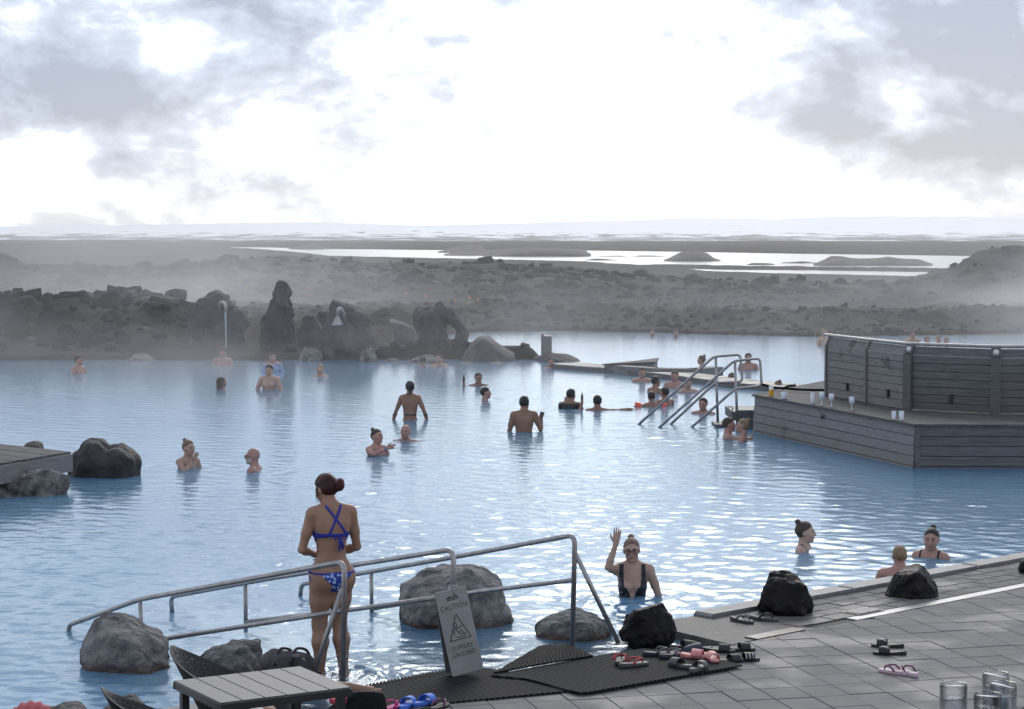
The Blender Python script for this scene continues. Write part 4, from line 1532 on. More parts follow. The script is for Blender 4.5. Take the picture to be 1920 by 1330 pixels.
w0 = sign_pt(sw_ / 2 + 0.02, SH_ - 0.055)
wpts = [w0 + hx * 0.0, w0 + nn_ * 0.02 + up0 * 0.03, w0 + up0 * 0.085 + nn_ * 0.0, pc(851, 1098) + np.array([0.03, 0, 0]), pc(850, 1095) + np.array([-0.03, -0.03, 0]), w0 + up0 * 0.02 - hx * 0.05 + nn_ * 0.012]
wire.tube(fillet(wpts, 0.03, 4), 0.0025, 6)
wire.build("tie_wire", M_steel2, sgn, True)

# ------------------------------------------------------------------ slatted table, chairs and things at the near edge
L_, F_, R_, B_ = at(324, 1277, 0.80), at(417, 1319, 0.80), at(663, 1289, 0.80), at(556, 1247, 0.80)
tc_ = (L_ + F_ + R_ + B_) / 4
ex = (R_ - F_)
ex[2] = 0
ex_l = np.linalg.norm(ex)
ex /= ex_l
ey = np.array([-ex[1], ex[0], 0])
ey_l = np.linalg.norm(L_ - F_)
tb = thing("slatted_table", (tc_[0], tc_[1], DECK_Z), "grey slatted outdoor table with black frame", "table")
M_slat = mat("grey composite", (0.082, 0.082, 0.085), 0.55, var=0.06, scale=6, bump=0.1, bscale=90)
ns = 6
for k in range(ns):
    o = MB()
    w = ex_l / ns
    o.box(tc_ + ex * (-ex_l / 2 + w * (k + 0.5)) + np.array([0, 0, -0.010]), (w - 0.006, ey_l - 0.012, 0.020), [ex, ey, (0, 0, 1)], 0.002)
    o.build("slat", M_slat, tb)
o = MB()
for sgn_ in (-1, 1):
    o.box(tc_ + ey * sgn_ * (ey_l / 2 - 0.004) + np.array([0, 0, -0.030]), (ex_l, 0.022, 0.042), [ex, ey, (0, 0, 1)])
    o.box(tc_ + ex * sgn_ * (ex_l / 2 - 0.013) + np.array([0, 0, -0.034]), (0.022, ey_l - 0.05, 0.034), [ex, ey, (0, 0, 1)])
o.box(tc_ + np.array([0, 0, -0.036]), (0.05, ey_l - 0.06, 0.028), [ex, ey, (0, 0, 1)])
o.build("frame", M_black_plastic, tb)
for a, b in ((-1, -1), (1, -1), (1, 1), (-1, 1)):
    o = MB()
    o.box(tc_ + ex * a * (ex_l / 2 - 0.05) + ey * b * (ey_l / 2 - 0.05) + np.array([0, 0, -0.39]), (0.045, 0.045, 0.68), [ex, ey, (0, 0, 1)])
    o.build("leg", M_black_plastic, tb)


def tub_chair(base, face, label, top=0.80, lean=0.15, zc=DECK_Z):
    """perforated plastic tub chair: shell with holes, seat, four legs. face = angle of the sitter's view"""
    base = np.asarray(base, float)
    fx, fy = np.array([math.cos(face), math.sin(face), 0]), np.array([-math.sin(face), math.cos(face), 0])
    c = thing("tub_chair", (base[0], base[1], zc), label, "chair")
    nu, nv = 90, 36
    V, Fc = [], []
    for i in range(nu + 1):
        a = math.radians(-115 + 230 * i / nu)          # 0 = straight behind
        edge_h = top - 0.30 * (abs(a) / math.radians(115)) ** 1.25
        for j in range(nv + 1):
            v = j / nv
            hgt = 0.43 + (edge_h - 0.43) * v
            r = 0.17 + 0.05 * v
            p = base + (-fx * math.cos(a) + fy * math.sin(a)) * r - fx * lean * v * max(0, math.cos(a))
            V.append((p[0], p[1], zc + hgt))
    for i in range(nu):
        for j in range(nv):
            if i % 3 == 1 and j % 3 == 1 and 1 < i < nu - 2 and 1 < j < nv - 2:
                continue
            Fc.append((i * (nv + 1) + j, (i + 1) * (nv + 1) + j, (i + 1) * (nv + 1) + j + 1, i * (nv + 1) + j + 1))
    sh = mesh_obj("backrest", np.array(V), Fc, M_black_plastic, c, True)
    sm = sh.modifiers.new("thick", "SOLIDIFY")
    sm.thickness = 0.008
    o = MB()
    o.lathe(base + np.array([0, 0, zc + 0.40]), [(0, 0.02), (0.14, 0.018), (0.21, 0.035), (0.215, 0.03), (0.14, 0.0), (0, 0)], 28)
    o.build("seat", M_black_plastic, c, True)
    for a, b in ((1, 1), (1, -1), (-1, 1), (-1, -1)):
        o = MB()
        o.tube([base + fx * a * 0.13 + fy * b * 0.13 + np.array([0, 0, zc + 0.41]), base + fx * a * 0.19 + fy * b * 0.19 + np.array([0, 0, zc])], [0.014, 0.011], 8)
        o.build("leg", M_black_plastic, c)
    return c


q1 = atd(318, 1300, 12.0)
tub_chair((q1[0], 11.95, 0), math.radians(12), "black perforated tub chair at the bottom edge left of the table", 0.83)
q2 = atd(428, 1300, 12.95)
tub_chair((q2[0], 13.0, 0), math.radians(-12), "black perforated tub chair pushed in behind the table's left corner", 0.83)

# dark padded chair near the bare foot
q3 = atd(686, 1330, 12.9)
pc3 = thing("padded_chair", (q3[0], q3[1], DECK_Z), "black padded chair whose rounded back shows below the bare foot", "chair")
o = MB()
V = []
for j in range(9):
    z = 0.24 + 0.33 * j / 8
    for i in range(13):
        x = -0.125 + 0.25 * i / 12
        rr = 1.0 if j < 7 else (0.93 if j == 7 else 0.84)
        V.append((q3[0] + x * rr, q3[1] - 0.02 + 0.02 * (x / 0.12) ** 2 + 0.02 * j / 8, DECK_Z + z - (0.0 if j < 8 else 0.012 * (abs(x) / 0.12) ** 3)))
V2 = [(x, y + 0.06, z - 0.004) for (x, y, z) in V]
n_ = 13
Fq = [(j * n_ + i, j * n_ + i + 1, (j + 1) * n_ + i + 1, (j + 1) * n_ + i) for j in range(8) for i in range(12)]
o.add(V, Fq)
o.add(V2, [f[::-1] for f in Fq])
N0 = len(V)
o.F += [(8 * n_ + i, 8 * n_ + i + 1, N0 + 8 * n_ + i + 1, N0 + 8 * n_ + i) for i in range(12)] + [(j * n_, (j + 1) * n_, N0 + (j + 1) * n_, N0 + j * n_) for j in range(8)] + [((j + 1) * n_ + 12, j * n_ + 12, N0 + j * n_ + 12, N0 + (j + 1) * n_ + 12) for j in range(8)]
o.build("backrest", mat("black towelling", (0.010, 0.010, 0.012), 0.95, var=0.3, scale=60, bump=0.8, bscale=150), pc3, True)
o = MB()
o.box((q3[0], q3[1] - 0.22, DECK_Z + 0.24), (0.42, 0.42, 0.05), None, 0.01)
o.build("seat", M_black_plastic, pc3)
for a in (-1, 1):
    for b in (-1, 1):
        o = MB()
        o.tube([(q3[0] + a * 0.18, q3[1] - 0.22 + b * 0.18, DECK_Z + 0.23), (q3[0] + a * 0.2, q3[1] - 0.22 + b * 0.2, DECK_Z)], 0.012, 8)
        o.build("leg", M_black_plastic, pc3)

# pink towel over a chair at the bottom left corner
q4 = atd(58, 1340, 11.6)
tub_chair((q4[0], 11.75, 0), math.radians(60), "black tub chair almost out of view under the pink towel", 0.74)
def f_tow(p):
    d = sd_ell(p, (0, 0, -0.06), (0.125, 0.11, 0.10))
    an = np.arctan2(p[:, 2] + 0.16, p[:, 0] + 0.05)
    return d + 0.006 * np.sin(an * 26 + 6 * p[:, 1]) + 0.004 * fbm(p / 0.05, 3, 5)
Vt, Qt = surface_net(f_tow, (-0.16, -0.15, -0.2), (0.16, 0.15, 0.08), 0.009)
qt = atd(60, 1318, 11.7)
tag(mesh_obj("towel", Vt + np.array([qt[0], qt[1], qt[2] - 0.035]), Qt, mat("pink towel", (0.42, 0.10, 0.11), 0.9, var=0.15, scale=20, bump=0.4, bscale=120)), "folded pink towel at the bottom left corner", "towel")

# duffel bag behind the table
bgp = at(545, 1268, DECK_Z)
bg_ = thing("duffel_bag", bgp, "grey and black duffel bag lying between table and rail post", "bag")
def f_bag(p):
    d = sd_cone(p, (-0.13, 0, 0.11), (0.10, 0.03, 0.09), 0.10, 0.085)
    d = smax(d, -p[:, 2] + 0.0, 0.02)
    return d + 0.012 * fbm(p / 0.07, 3, 8) + 0.006 * np.sin(p[:, 0] * 40 + p[:, 2] * 14)
Vb, Qb = surface_net(f_bag, (-0.28, -0.16, -0.03), (0.24, 0.2, 0.26), 0.012)
mesh_obj("body", Vb + bgp, Qb, mat("grey canvas", (0.045, 0.044, 0.046), 0.85, color2=(0.09, 0.085, 0.085), scale=10, bump=0.3, bscale=120), bg_)
for dx in (-0.06, 0.06):
    o = MB()
    o.tube(fillet([bgp + np.array([dx - 0.05, -0.10, 0.10]), bgp + np.array([dx - 0.02, -0.03, 0.225]), bgp + np.array([dx + 0.06, 0.02, 0.205]), bgp + np.array([dx + 0.09, 0.07, 0.12])], 0.06, 5), 0.011, 8)
    o.build("strap", M_black_plastic, bg_, True)
o = MB()
o.tube([bgp + np.array([0.07, -0.08, 0.12]), bgp + np.array([0.16, -0.09, 0.06]), bgp + np.array([0.24, -0.08, 0.025])], [0.05, 0.04, 0.02], 10)
o.build("side_pocket", M_black_plastic, bg_, True)
o = MB()
o.box(bgp + np.array([0.05, -0.085, 0.175]), (0.05, 0.01, 0.02))
o.build("buckle", M_steel2, bg_)

# ------------------------------------------------------------------ footwear
def sole_outline(n=26):
    pts = []
    for k in range(n):
        a = 2 * math.pi * k / n
        y = math.sin(a) * 0.135
        w = 0.042 + 0.009 * math.sin(a) - 0.006 * math.cos(2 * a)
        pts.append((math.cos(a) * w + 0.004 * math.sin(a * 1.0), y))
    return pts


def shoe(kind, px, py, head, sole, strap, label, group, z=DECK_Z, mark=None, tip=0.0, name=None):
    c = at(px, py, z)
    hd = math.radians(head)
    fx, fy = np.array([math.cos(hd), math.sin(hd), 0]), np.array([-math.sin(hd), math.cos(hd), 0])
    fyv = fx          # toe direction
    sxv = np.array([fx[1], -fx[0], 0])
    W = lambda x, y, q: c + sxv * x + fyv * y + np.array([0, 0, q])
    o_ = thing(name or {"flip": "flip_flop", "slide": "slide_sandal", "clog": "clog"}[kind], c, label, "shoe", group)
    ol = sole_outline()
    n = len(ol)
    V, Fc = [], []
    lv = [(0.0, 0.96), (0.006, 1.0), (0.018, 1.0), (0.024, 0.95), (0.022, 0.85)]
    for q, s_ in lv:
        for x, y in ol:
            V.append(W(x * s_, y * s_, q + (0.012 * max(0, -y / 0.135) if q > 0.01 else 0)))
    for r in range(len(lv) - 1):
        for k in range(n):
            Fc.append((r * n + k, r * n + (k + 1) % n, (r + 1) * n + (k + 1) % n, (r + 1) * n + k))
    Fc.append(tuple(range(n - 1, -1, -1)))
    Fc.append(tuple((len(lv) - 1) * n + k for k in range(n)))
    mesh_obj("sole", np.array(V), Fc, sole, o_, True)
    o = MB()
    if kind == "flip":
        o.tube([W(0, 0.085, 0.022), W(0, 0.080, 0.035), W(-0.018, 0.06, 0.058), W(-0.042, 0.01, 0.060), W(-0.046, -0.03, 0.026)], [0.005, 0.006, 0.007, 0.008, 0.008], 8)
        o.tube([W(0, 0.080, 0.035), W(0.018, 0.06, 0.058), W(0.042, 0.01, 0.060), W(0.046, -0.03, 0.026)], [0.006, 0.007, 0.008, 0.008], 8)
        o.build("strap", strap, o_, True)
    else:
        nu, nv = 12, 5
        V, Fc = [], []
        y0, y1 = (0.0, 0.085) if kind == "slide" else (-0.02, 0.13)
        for i in range(nu + 1):
            a = math.pi * i / nu
            for j in range(nv + 1):
                v = j / nv
                y = y0 + (y1 - y0) * v
                wd = 0.05 - (0.010 * v if kind == "slide" else 0.03 * v ** 3)
                hh = 0.052 - (0.006 * v if kind == "slide" else 0.035 * v ** 2)
                V.append(W(math.cos(a) * wd, y, 0.014 + math.sin(a) ** 0.8 * hh))
        for i in range(nu):
            for j in range(nv):
                Fc.append((i * (nv + 1) + j, (i + 1) * (nv + 1) + j, (i + 1) * (nv + 1) + j + 1, i * (nv + 1) + j + 1))
        s2 = mesh_obj("strap", np.array(V), Fc, strap, o_, True)
        md = s2.modifiers.new("thick", "SOLIDIFY")
        md.thickness = 0.006
        if mark is not None:
            o = MB()
            for (ta, tb_) in mark:
                for s in range(5):
                    pass
                pts = []
                for s in range(6):
                    tt = s / 5
                    a = math.pi * (ta[0] + (tb_[0] - ta[0]) * tt)
                    v = ta[1] + (tb_[1] - ta[1]) * tt
                    y = y0 + (y1 - y0) * v
                    pts.append(W(math.cos(a) * (0.0535 - 0.010 * v), y, 0.014 + math.sin(a) ** 0.8 * (0.056 - 0.006 * v)))
                o.tube(pts, 0.0035, 6)
            o.build("stripe", mat("white print", (0.75, 0.77, 0.8), 0.5), s2, True)
    if tip:
        o_.rotation_euler = (tip, 0, 0)
    return o_


def col(name, c, rough=0.6):
    return mat(name, c, rough, var=0.12, scale=25)


C_blk, C_red = col("black foam", (0.014, 0.014, 0.016)), col("red strap", (0.45, 0.03, 0.04))
C_navy, C_grey = col("navy foam", (0.025, 0.028, 0.05)), col("grey foam", (0.075, 0.07, 0.075))
C_pink, C_pale = col("salmon foam", (0.62, 0.25, 0.24)), col("pale pink foam", (0.55, 0.40, 0.45))
C_blue, C_mag = col("bright blue foam", (0.05, 0.16, 0.62)), col("magenta foam", (0.45, 0.03, 0.20))
C_coral, C_plum = col("coral foam", (0.68, 0.09, 0.12)), col("plum strap", (0.16, 0.06, 0.12))
C_strapg = col("grey strap", (0.11, 0.11, 0.12))
MZ = DECK_Z + 0.033
shoe("flip", 1163, 1243, 80, C_blk, C_red, "black flip-flop with red strap standing at the mat's edge by the black rock", "black flip-flops with red straps", MZ)
shoe("flip", 1188, 1249, 30, C_grey, C_red, "grey soled flip-flop with red strap alone on the ribbed mat", "black flip-flops with red straps", MZ)
shoe("flip", 1236, 1229, 10, C_navy, C_strapg, "navy flip-flop with loop strap at the left of the shoe cluster", "navy flip-flops", MZ)
shoe("flip", 1262, 1232, 35, C_navy, C_strapg, "navy flip-flop overlapping its mate at the left of the shoe cluster", "navy flip-flops", MZ)
shoe("clog", 1284, 1216, 20, C_blk, C_blk, "black clog at the back of the shoe cluster", "black clogs", DECK_Z)
shoe("clog", 1308, 1222, 200, C_navy, C_navy, "dark blue-black clog just right of the black clog", "black clogs", DECK_Z)
shoe("slide", 1298, 1233, -20, C_pink, C_pink, "salmon pink slide with its toe to the black clogs", "salmon pink slides", MZ)
shoe("slide", 1333, 1237, -75, C_pink, C_pink, "salmon pink slide facing the camera", "salmon pink slides", MZ)
shoe("slide", 1276, 1251, 130, C_grey, C_grey, "left of two grey slides at the front of the shoe cluster", "grey slides", MZ)
shoe("slide", 1309, 1257, 60, C_grey, C_grey, "right of two grey slides at the front of the shoe cluster", "grey slides", MZ)
ST3 = [((0.55, 0.1), (0.95, 0.1)), ((0.55, 0.45), (0.95, 0.45)), ((0.55, 0.8), (0.95, 0.8))]
shoe("slide", 1367, 1243, 20, C_blk, C_blk, "black slide without stripes beside the striped one", "black slides", DECK_Z)
shoe("slide", 1394, 1240, 12, C_blk, C_blk, "black slide with three white stripes at the cluster's right end", "black slides", DECK_Z, [((0.05, 0.1), (0.45, 0.1)), ((0.05, 0.45), (0.45, 0.45)), ((0.05, 0.8), (0.45, 0.8))])
shoe("slide", 1348, 1223, -10, C_blk, C_blk, "black slide behind the pink slides", "black slides", DECK_Z)
shoe("slide", 1386, 1221, 10, C_blk, C_blk, "black slide at the back right of the shoe cluster", "black slides", DECK_Z)
shoe("flip", 1391, 1166, -45, C_grey, C_strapg, "grey flip-flop with thin strap on the bricks, left of its mate", "grey flip-flops on the bricks")
shoe("flip", 1432, 1163, -25, C_grey, C_blk, "dark flip-flop tucked under the veined lava lump", "grey flip-flops on the bricks")
VV = [((0.25, 0.1), (0.5, 0.75)), ((0.5, 0.75), (0.75, 0.1))]
shoe("slide", 1668, 1228, 172, C_blk, C_blk, "nearer of two black slides with white V mark alone on the tiles", "black slides with white V", DECK_Z, VV)
shoe("slide", 1664, 1214, 168, C_blk, C_blk, "farther of two black slides with white V mark alone on the tiles", "black slides with white V", DECK_Z, VV)
shoe("flip", 1676, 1263, 140, C_pale, C_plum, "left one of the pale pink flip-flops on the tiles", "pale pink flip-flops")
shoe("flip", 1703, 1265, 112, C_pale, C_plum, "right one of the pale pink flip-flops on the tiles", "pale pink flip-flops")
shoe("slide", 763, 1326, 75, C_blue, C_blue, "left one of the bright blue slides at the bottom edge", "bright blue slides", MZ)
shoe("slide", 796, 1321, 60, C_blue, C_blue, "right one of the bright blue slides at the bottom edge", "bright blue slides", MZ)
shoe("flip", 733, 1332, 60, C_mag, C_mag, "magenta flip-flop left of the blue slides", None, MZ)
shoe("flip", 824, 1330, 70, C_blk, C_plum, "dark flip-flop right of the blue slides", None, MZ)
shoe("flip", 652, 1317, 20, C_coral, C_coral, "coral red flip-flop below the bare foot", None, MZ)

# ------------------------------------------------------------------ terrace table with glasses, close to the camera
mb = MB()
mb.box((0, 2.2, 0.62), (12, 10.4, 1.26))
tag(mb.build("terrace", M_concrete), kind="structure")
TZ = 1.955
gt = thing("terrace_table", (1.42, 6.1, 1.25), "table on the terrace below the picture, carrying the water glasses", "table")
o = MB()
o.box((1.42, 6.17, TZ - 0.015), (0.95, 0.86, 0.03), None, 0.004)
o.build("table_top", M_slat, gt)
for a in (-1, 1):
    for b in (-1, 1):
        o = MB()
        o.box((1.42 + a * 0.42, 6.17 + b * 0.37, (TZ - 0.03 + 1.25) / 2), (0.045, 0.045, TZ - 0.03 - 1.25))
        o.build("leg", M_black_plastic, gt)
def thin_glass(name, tint, rough, rim):
    m = bpy.data.materials.new(name)
    m.use_nodes = True
    t = m.node_tree
    t.nodes.remove(t.nodes["Principled BSDF"])
    lw = t.nodes.new("ShaderNodeLayerWeight")
    lw.inputs["Blend"].default_value = rim
    tr = t.nodes.new("ShaderNodeBsdfTransparent")
    tr.inputs["Color"].default_value = (*tint, 1)
    gl = t.nodes.new("ShaderNodeBsdfGlossy")
    gl.inputs["Roughness"].default_value = rough
    nz = t.nodes.new("ShaderNodeTexNoise")
    nz.inputs["Scale"].default_value = 45
    bp = t.nodes.new("ShaderNodeBump")
    bp.inputs["Strength"].default_value = 0.5
    bp.inputs["Distance"].default_value = 0.004
    t.links.new(nz.outputs["Fac"], bp.inputs["Height"])
    t.links.new(bp.outputs[0], gl.inputs["Normal"])
    t.links.new(bp.outputs[0], lw.inputs["Normal"])
    mx = t.nodes.new("ShaderNodeMixShader")
    t.links.new(lw.outputs["Fresnel"], mx.inputs[0])
    t.links.new(tr.outputs[0], mx.inputs[1])
    t.links.new(gl.outputs[0], mx.inputs[2])
    t.links.new(mx.outputs[0], t.nodes["Material Output"].inputs["Surface"])
    return m


M_glass = thin_glass("clear glass", (0.97, 0.98, 0.99), 0.04, 0.14)
M_gwater = thin_glass("glass of water", (0.93, 0.96, 0.98), 0.04, 0.10)
M_paper = mat("white paper", (0.8, 0.8, 0.8), 0.7)
for k, (gx, gy, Yg, lab) in enumerate(((1788, 1282, 6.28, "leftmost of the four water tumblers with white paper strips"), (1867, 1262, 6.50, "tumbler standing farthest back of the four"),
                                        (1881, 1281, 6.34, "tumbler at the right of the four, behind the front one"), (1852, 1301, 6.20, "front tumbler of the four, lowest in the picture"))):
    p = atd(gx, gy, Yg)
    tz = p[2]
    H_ = tz - TZ
    c = np.array([p[0], p[1], TZ])
    g = thing("water_glass", c, lab, "glass", "water tumblers on the terrace table")
    o = MB()
    r0 = 0.0405
    pr = [(0, 0.001), (r0 * 0.94, 0.001), (r0, 0.012), (r0 * 0.985, H_ * 0.5), (r0, H_ - 0.004), (r0 - 0.001, H_), (r0 - 0.003, H_ - 0.002), (r0 * 0.985 - 0.003, H_ * 0.5), (r0 - 0.004, 0.018), (0, 0.016)]
    o.lathe(c, pr, 36)
    o.build("tumbler", M_glass, g, True)
    o = MB()
    o.lathe(c, [(0, 0.0175), (r0 - 0.006, 0.019), (r0 * 0.985 - 0.0045, H_ * 0.5), (r0 - 0.0045, H_ * 0.72), (0, H_ * 0.72)], 30)
    w_ = o.build("water", M_gwater, g, True)
    o = MB()
    a = (0.6, -0.5, -0.6, 0.25)[k]
    u_ = np.array([math.cos(a), math.sin(a) * 1.0, 0])
    v_ = np.array([-u_[1], u_[0], 0])
    A_, B__ = c + u_ * 0.036 + np.array([0, 0, H_ - 0.012]), c - u_ * 0.036 + np.array([0, 0, H_ - 0.004])
    o.add([A_ - v_ * 0.007, A_ + v_ * 0.007, B__ + v_ * 0.007, B__ - v_ * 0.007, A_ - v_ * 0.007 + (0, 0, 0.0015), A_ + v_ * 0.007 + (0, 0, 0.0015), B__ + v_ * 0.007 + (0, 0, 0.0015), B__ - v_ * 0.007 + (0, 0, 0.0015)],
          [(0, 1, 2, 3), (7, 6, 5, 4), (0, 4, 5, 1), (1, 5, 6, 2), (2, 6, 7, 3), (3, 7, 4, 0)])
    o.build("paper_strip", M_paper, g)
bk_ = thing("wire_basket", (1.545, 6.12, TZ), "black wire basket at the bottom right corner beside the glasses", "basket")
for k in range(4):
    o = MB()
    z = TZ + 0.02 + 0.026 * k
    rr = 0.055 + 0.01 * k
    o.tube([(1.545 + rr * math.cos(a), 6.12 + rr * math.sin(a), z) for a in np.linspace(0, 6.283, 25)], 0.0022, 6)
    o.build("ring", M_black_plastic, bk_, True)
for k in range(18):
    o = MB()
    a = k / 18 * 6.283
    o.tube([(1.545 + 0.055 * math.cos(a), 6.12 + 0.055 * math.sin(a), TZ + 0.004), (1.545 + 0.086 * math.cos(a), 6.12 + 0.086 * math.sin(a), TZ + 0.102)], 0.0018, 6)
    o.build("wire", M_black_plastic, bk_, True)

# ------------------------------------------------------------------ bar platform in the pool
BZ = 0.65
W0, W1, W2 = at(1715, 878), at(1415, 810), at(2150, 880)       # waterline corners
P0, P1, P2 = [np.array([p[0], p[1], 0]) for p in (W0, W1, W2)]
dock = thing("bar_platform", P0, "weathered grey board platform standing in the pool with drinks on top", "platform")


def unit(v):
    v = np.asarray(v, float)
    return v / np.linalg.norm(v)


def board_face(A, B, z0, z1, n, m, name, parent, gap=0.008, th=0.03, out=None, batter=0.0, jit=0.0):
    """horizontal boards between A and B, bottom z0 to top z1; batter leans the face outwards at the bottom"""
    u = unit(B - A)
    nrm = np.array([u[1], -u[0], 0]) if out is None else out
    L = np.linalg.norm((B - A)[:2])
    hgt = (z1 - z0) / n
    for k in range(n):
        o = MB()
        zc = z0 + hgt * (k + 0.5)
        off = batter * (1 - (k + 0.5) / n)
        c = (A + B) / 2 + nrm * (off - th / 2 + random.uniform(-jit, jit))
        tilt = batter / (z1 - z0)
        vz = unit(np.array([0, 0, 1.0]) - nrm * tilt)
        o.box((c[0], c[1], zc), (L - 0.006, th, hgt - gap), [u, np.cross(vz, u) if True else nrm, vz], 0.004)
        o.build(name, m, parent)


def gap_blocker(A, B, z0, z1, nrm, parent, depth=0.06):  # added dark slab behind the boards, stops light showing through their gaps
    o = MB()
    u = unit(B - A)
    o.box((((A + B) / 2 - nrm * depth)[0], ((A + B) / 2 - nrm * depth)[1], (z0 + z1) / 2), (np.linalg.norm((B - A)[:2]) - 0.02, 0.03, z1 - z0), [u, np.array([u[1], -u[0], 0]), (0, 0, 1)])
    o.build("gap_blocker", M_dark, parent)


nA = unit(np.array([(P1 - P0)[1], -(P1 - P0)[0], 0]))
if nA[0] > 0:
    nA = -nA
nB = np.array([0, -1.0, 0])
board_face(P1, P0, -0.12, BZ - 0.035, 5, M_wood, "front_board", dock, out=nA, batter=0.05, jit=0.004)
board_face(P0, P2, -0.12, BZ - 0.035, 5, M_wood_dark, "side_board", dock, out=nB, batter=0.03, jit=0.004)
gap_blocker(P1, P0, -0.3, BZ - 0.05, nA, dock, 0.02)
gap_blocker(P0, P2, -0.3, BZ - 0.05, nB, dock, 0.02)
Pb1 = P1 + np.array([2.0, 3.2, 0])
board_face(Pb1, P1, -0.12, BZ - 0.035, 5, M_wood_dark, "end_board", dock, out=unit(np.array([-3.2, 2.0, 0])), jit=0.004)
o = MB()
o.box((P0[0] + 0.035, P0[1] + 0.01, BZ / 2 - 0.1), (0.07, 0.07, BZ + 0.1))
o.build("corner_post", M_wood_dark, dock)
# top deck planks run along the front edge
uA = unit(P1 - P0)
inn = -nA
TOPP = [P0[:2] + nA[:2] * 0.04 + nB[:2] * 0.03, P2[:2] + nB[:2] * 0.03, P2[:2] + np.array([0.5, 9.5]), P1[:2] + np.array([1.8, 3.6]), P1[:2] + nA[:2] * 0.04 + uA[:2] * 0.03]
if area(TOPP) < 0:
    TOPP = TOPP[::-1]
hp = []
for i in range(len(TOPP)):
    a, b = TOPP[i], TOPP[(i + 1) % len(TOPP)]
    d = b - a
    n = np.array([d[1], -d[0]]) / np.linalg.norm(d)
    hp.append((n, float(np.dot(n, a))))
for k in range(0, 34):
    a = P0[:2] + nA[:2] * 0.05 + inn[:2] * (k * 0.145)
    q = [a - uA[:2] * 9, a + uA[:2] * 9, a + uA[:2] * 9 + inn[:2] * 0.138, a - uA[:2] * 9 + inn[:2] * 0.138]
    q = clip_poly(q, hp)
    if len(q) < 3 or abs(area(q)) < 0.02:
        continue
    if area(q) < 0:
        q = q[::-1]
    o = MB()
    o.prism(q, BZ - 0.034, BZ + random.uniform(-0.002, 0.002), 0.003)
    o.build("deck_plank", M_deckwood, dock)
o = MB()
for tt in (0.42, 0.52, 0.60):
    pass
tap = P1 + (P0 - P1) * 0.47 + nA * 0.05
o.box((tap[0], tap[1], 0.52), (0.16, 0.07, 0.025), [uA, nA, (0, 0, 1)])
o.box((tap[0], tap[1], 0.49), (0.05, 0.05, 0.05), [uA, nA, (0, 0, 1)])
o.build("bottle_opener", M_steel2, dock)

# slatted bar screen on the platform
sc_pts = [at(1550, 742, BZ), at(1624.6, 756, BZ), at(1702, 768.7, BZ), at(1866, 777.5, BZ), at(2050, 777, BZ)]
scr = thing("bar_screen", sc_pts[2], "curved screen of dark grey boards with steel top tube on the bar platform", "screen")
SHT = 1.02
for i in range(4):
    A, B = sc_pts[i].copy(), sc_pts[i + 1].copy()
    A[2] = B[2] = 0
    u = unit(B - A)
    nrm = np.array([u[1], -u[0], 0])
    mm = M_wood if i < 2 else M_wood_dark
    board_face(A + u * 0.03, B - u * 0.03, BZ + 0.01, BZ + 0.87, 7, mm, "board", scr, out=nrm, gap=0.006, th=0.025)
    gap_blocker(A, B, BZ + 0.012, BZ + 0.86, nrm, scr, 0.046)
    o = MB()      # chamfered top board leaning back
    c = (A + B) / 2
    vz = unit(np.array([0, 0, 0.9]) - nrm * 0.42)
    o.box((c[0] - nrm[0] * 0.045, c[1] - nrm[1] * 0.045, BZ + 0.935), (np.linalg.norm(B - A) - 0.06, 0.025, 0.135), [u, np.cross(vz, u), vz], 0.003)
    o.build("board", mm, scr)
    if i in (0, 1, 2):
        pth = A + u * (np.linalg.norm(B - A) * (0.55 if i < 2 else 0.5))
        o = MB()
        o.box((pth[0] + nrm[0] * 0.02, pth[1] + nrm[1] * 0.02, BZ + 0.215), (0.05, 0.035, 0.13), [u, nrm, (0, 0, 1)], 0.004)
        o.build("opener", M_dark, scr)
for i, p in enumerate(sc_pts):
    o = MB()
    w_, mm = (0.045, M_wood) if i in (0, 1) else (0.16, M_wood_dark)
    if i == 0:
        u = unit(sc_pts[1] - p)
    elif i == 4:
        u = unit(p - sc_pts[3])
    else:
        u = unit(sc_pts[i + 1] - sc_pts[i - 1])
    nrm = np.array([u[1], -u[0], 0])
    o.box((p[0] + nrm[0] * 0.012, p[1] + nrm[1] * 0.012, BZ + 0.44), (w_, 0.05, 0.88), [u, nrm, (0, 0, 1)], 0.004)
    vz = unit(np.array([0, 0, 0.9]) - nrm * 0.42)
    o.box((p[0] - nrm[0] * 0.036, p[1] - nrm[1] * 0.036, BZ + 0.95), (w_ * 0.9, 0.045, 0.15), [u, np.cross(vz, u), vz], 0.004)
    po = o.build("post", mm, scr)
    if i >= 2:
        o = MB()
        c = np.array([p[0] - nrm[0] * 0.0, p[1] - nrm[1] * 0.0, BZ + 0.955])
        o.tube([c - nrm * 0.06, c + nrm * 0.004], 0.045, 16)
        o.build("lamp", mat("lamp lens", (0.62, 0.62, 0.6), 0.3), po, True)
o = MB()
tp = [np.array([p[0], p[1], BZ + 1.04]) + np.array([-0.01, 0.09, 0]) for p in sc_pts]
o.tube(fillet([tp[0] - unit(tp[1] - tp[0]) * 0.03] + tp[1:], 0.15, 4), 0.026, 12)
o.build("top_tube", M_steel, scr, True)

# stair with two loop handrails at the platform's end
def loop_rail(Yp, pts_px, post_px, label):
    W = lambda q: atd(q[0], q[1], Yp)
    b = W(post_px[1])
    h = thing("stair_handrail", (b[0], b[1], -0.3), label, "handrail")
    o = MB()
    o.tube(fillet([W(q) for q in pts_px], 0.08, 5), 0.024, 10)
    o.build("loop_tube", M_steel, h, True)
    o = MB()
    o.tube([W(post_px[0]), W(post_px[1])], 0.024, 10)
    o.build("post", M_steel, h, True)
    return h


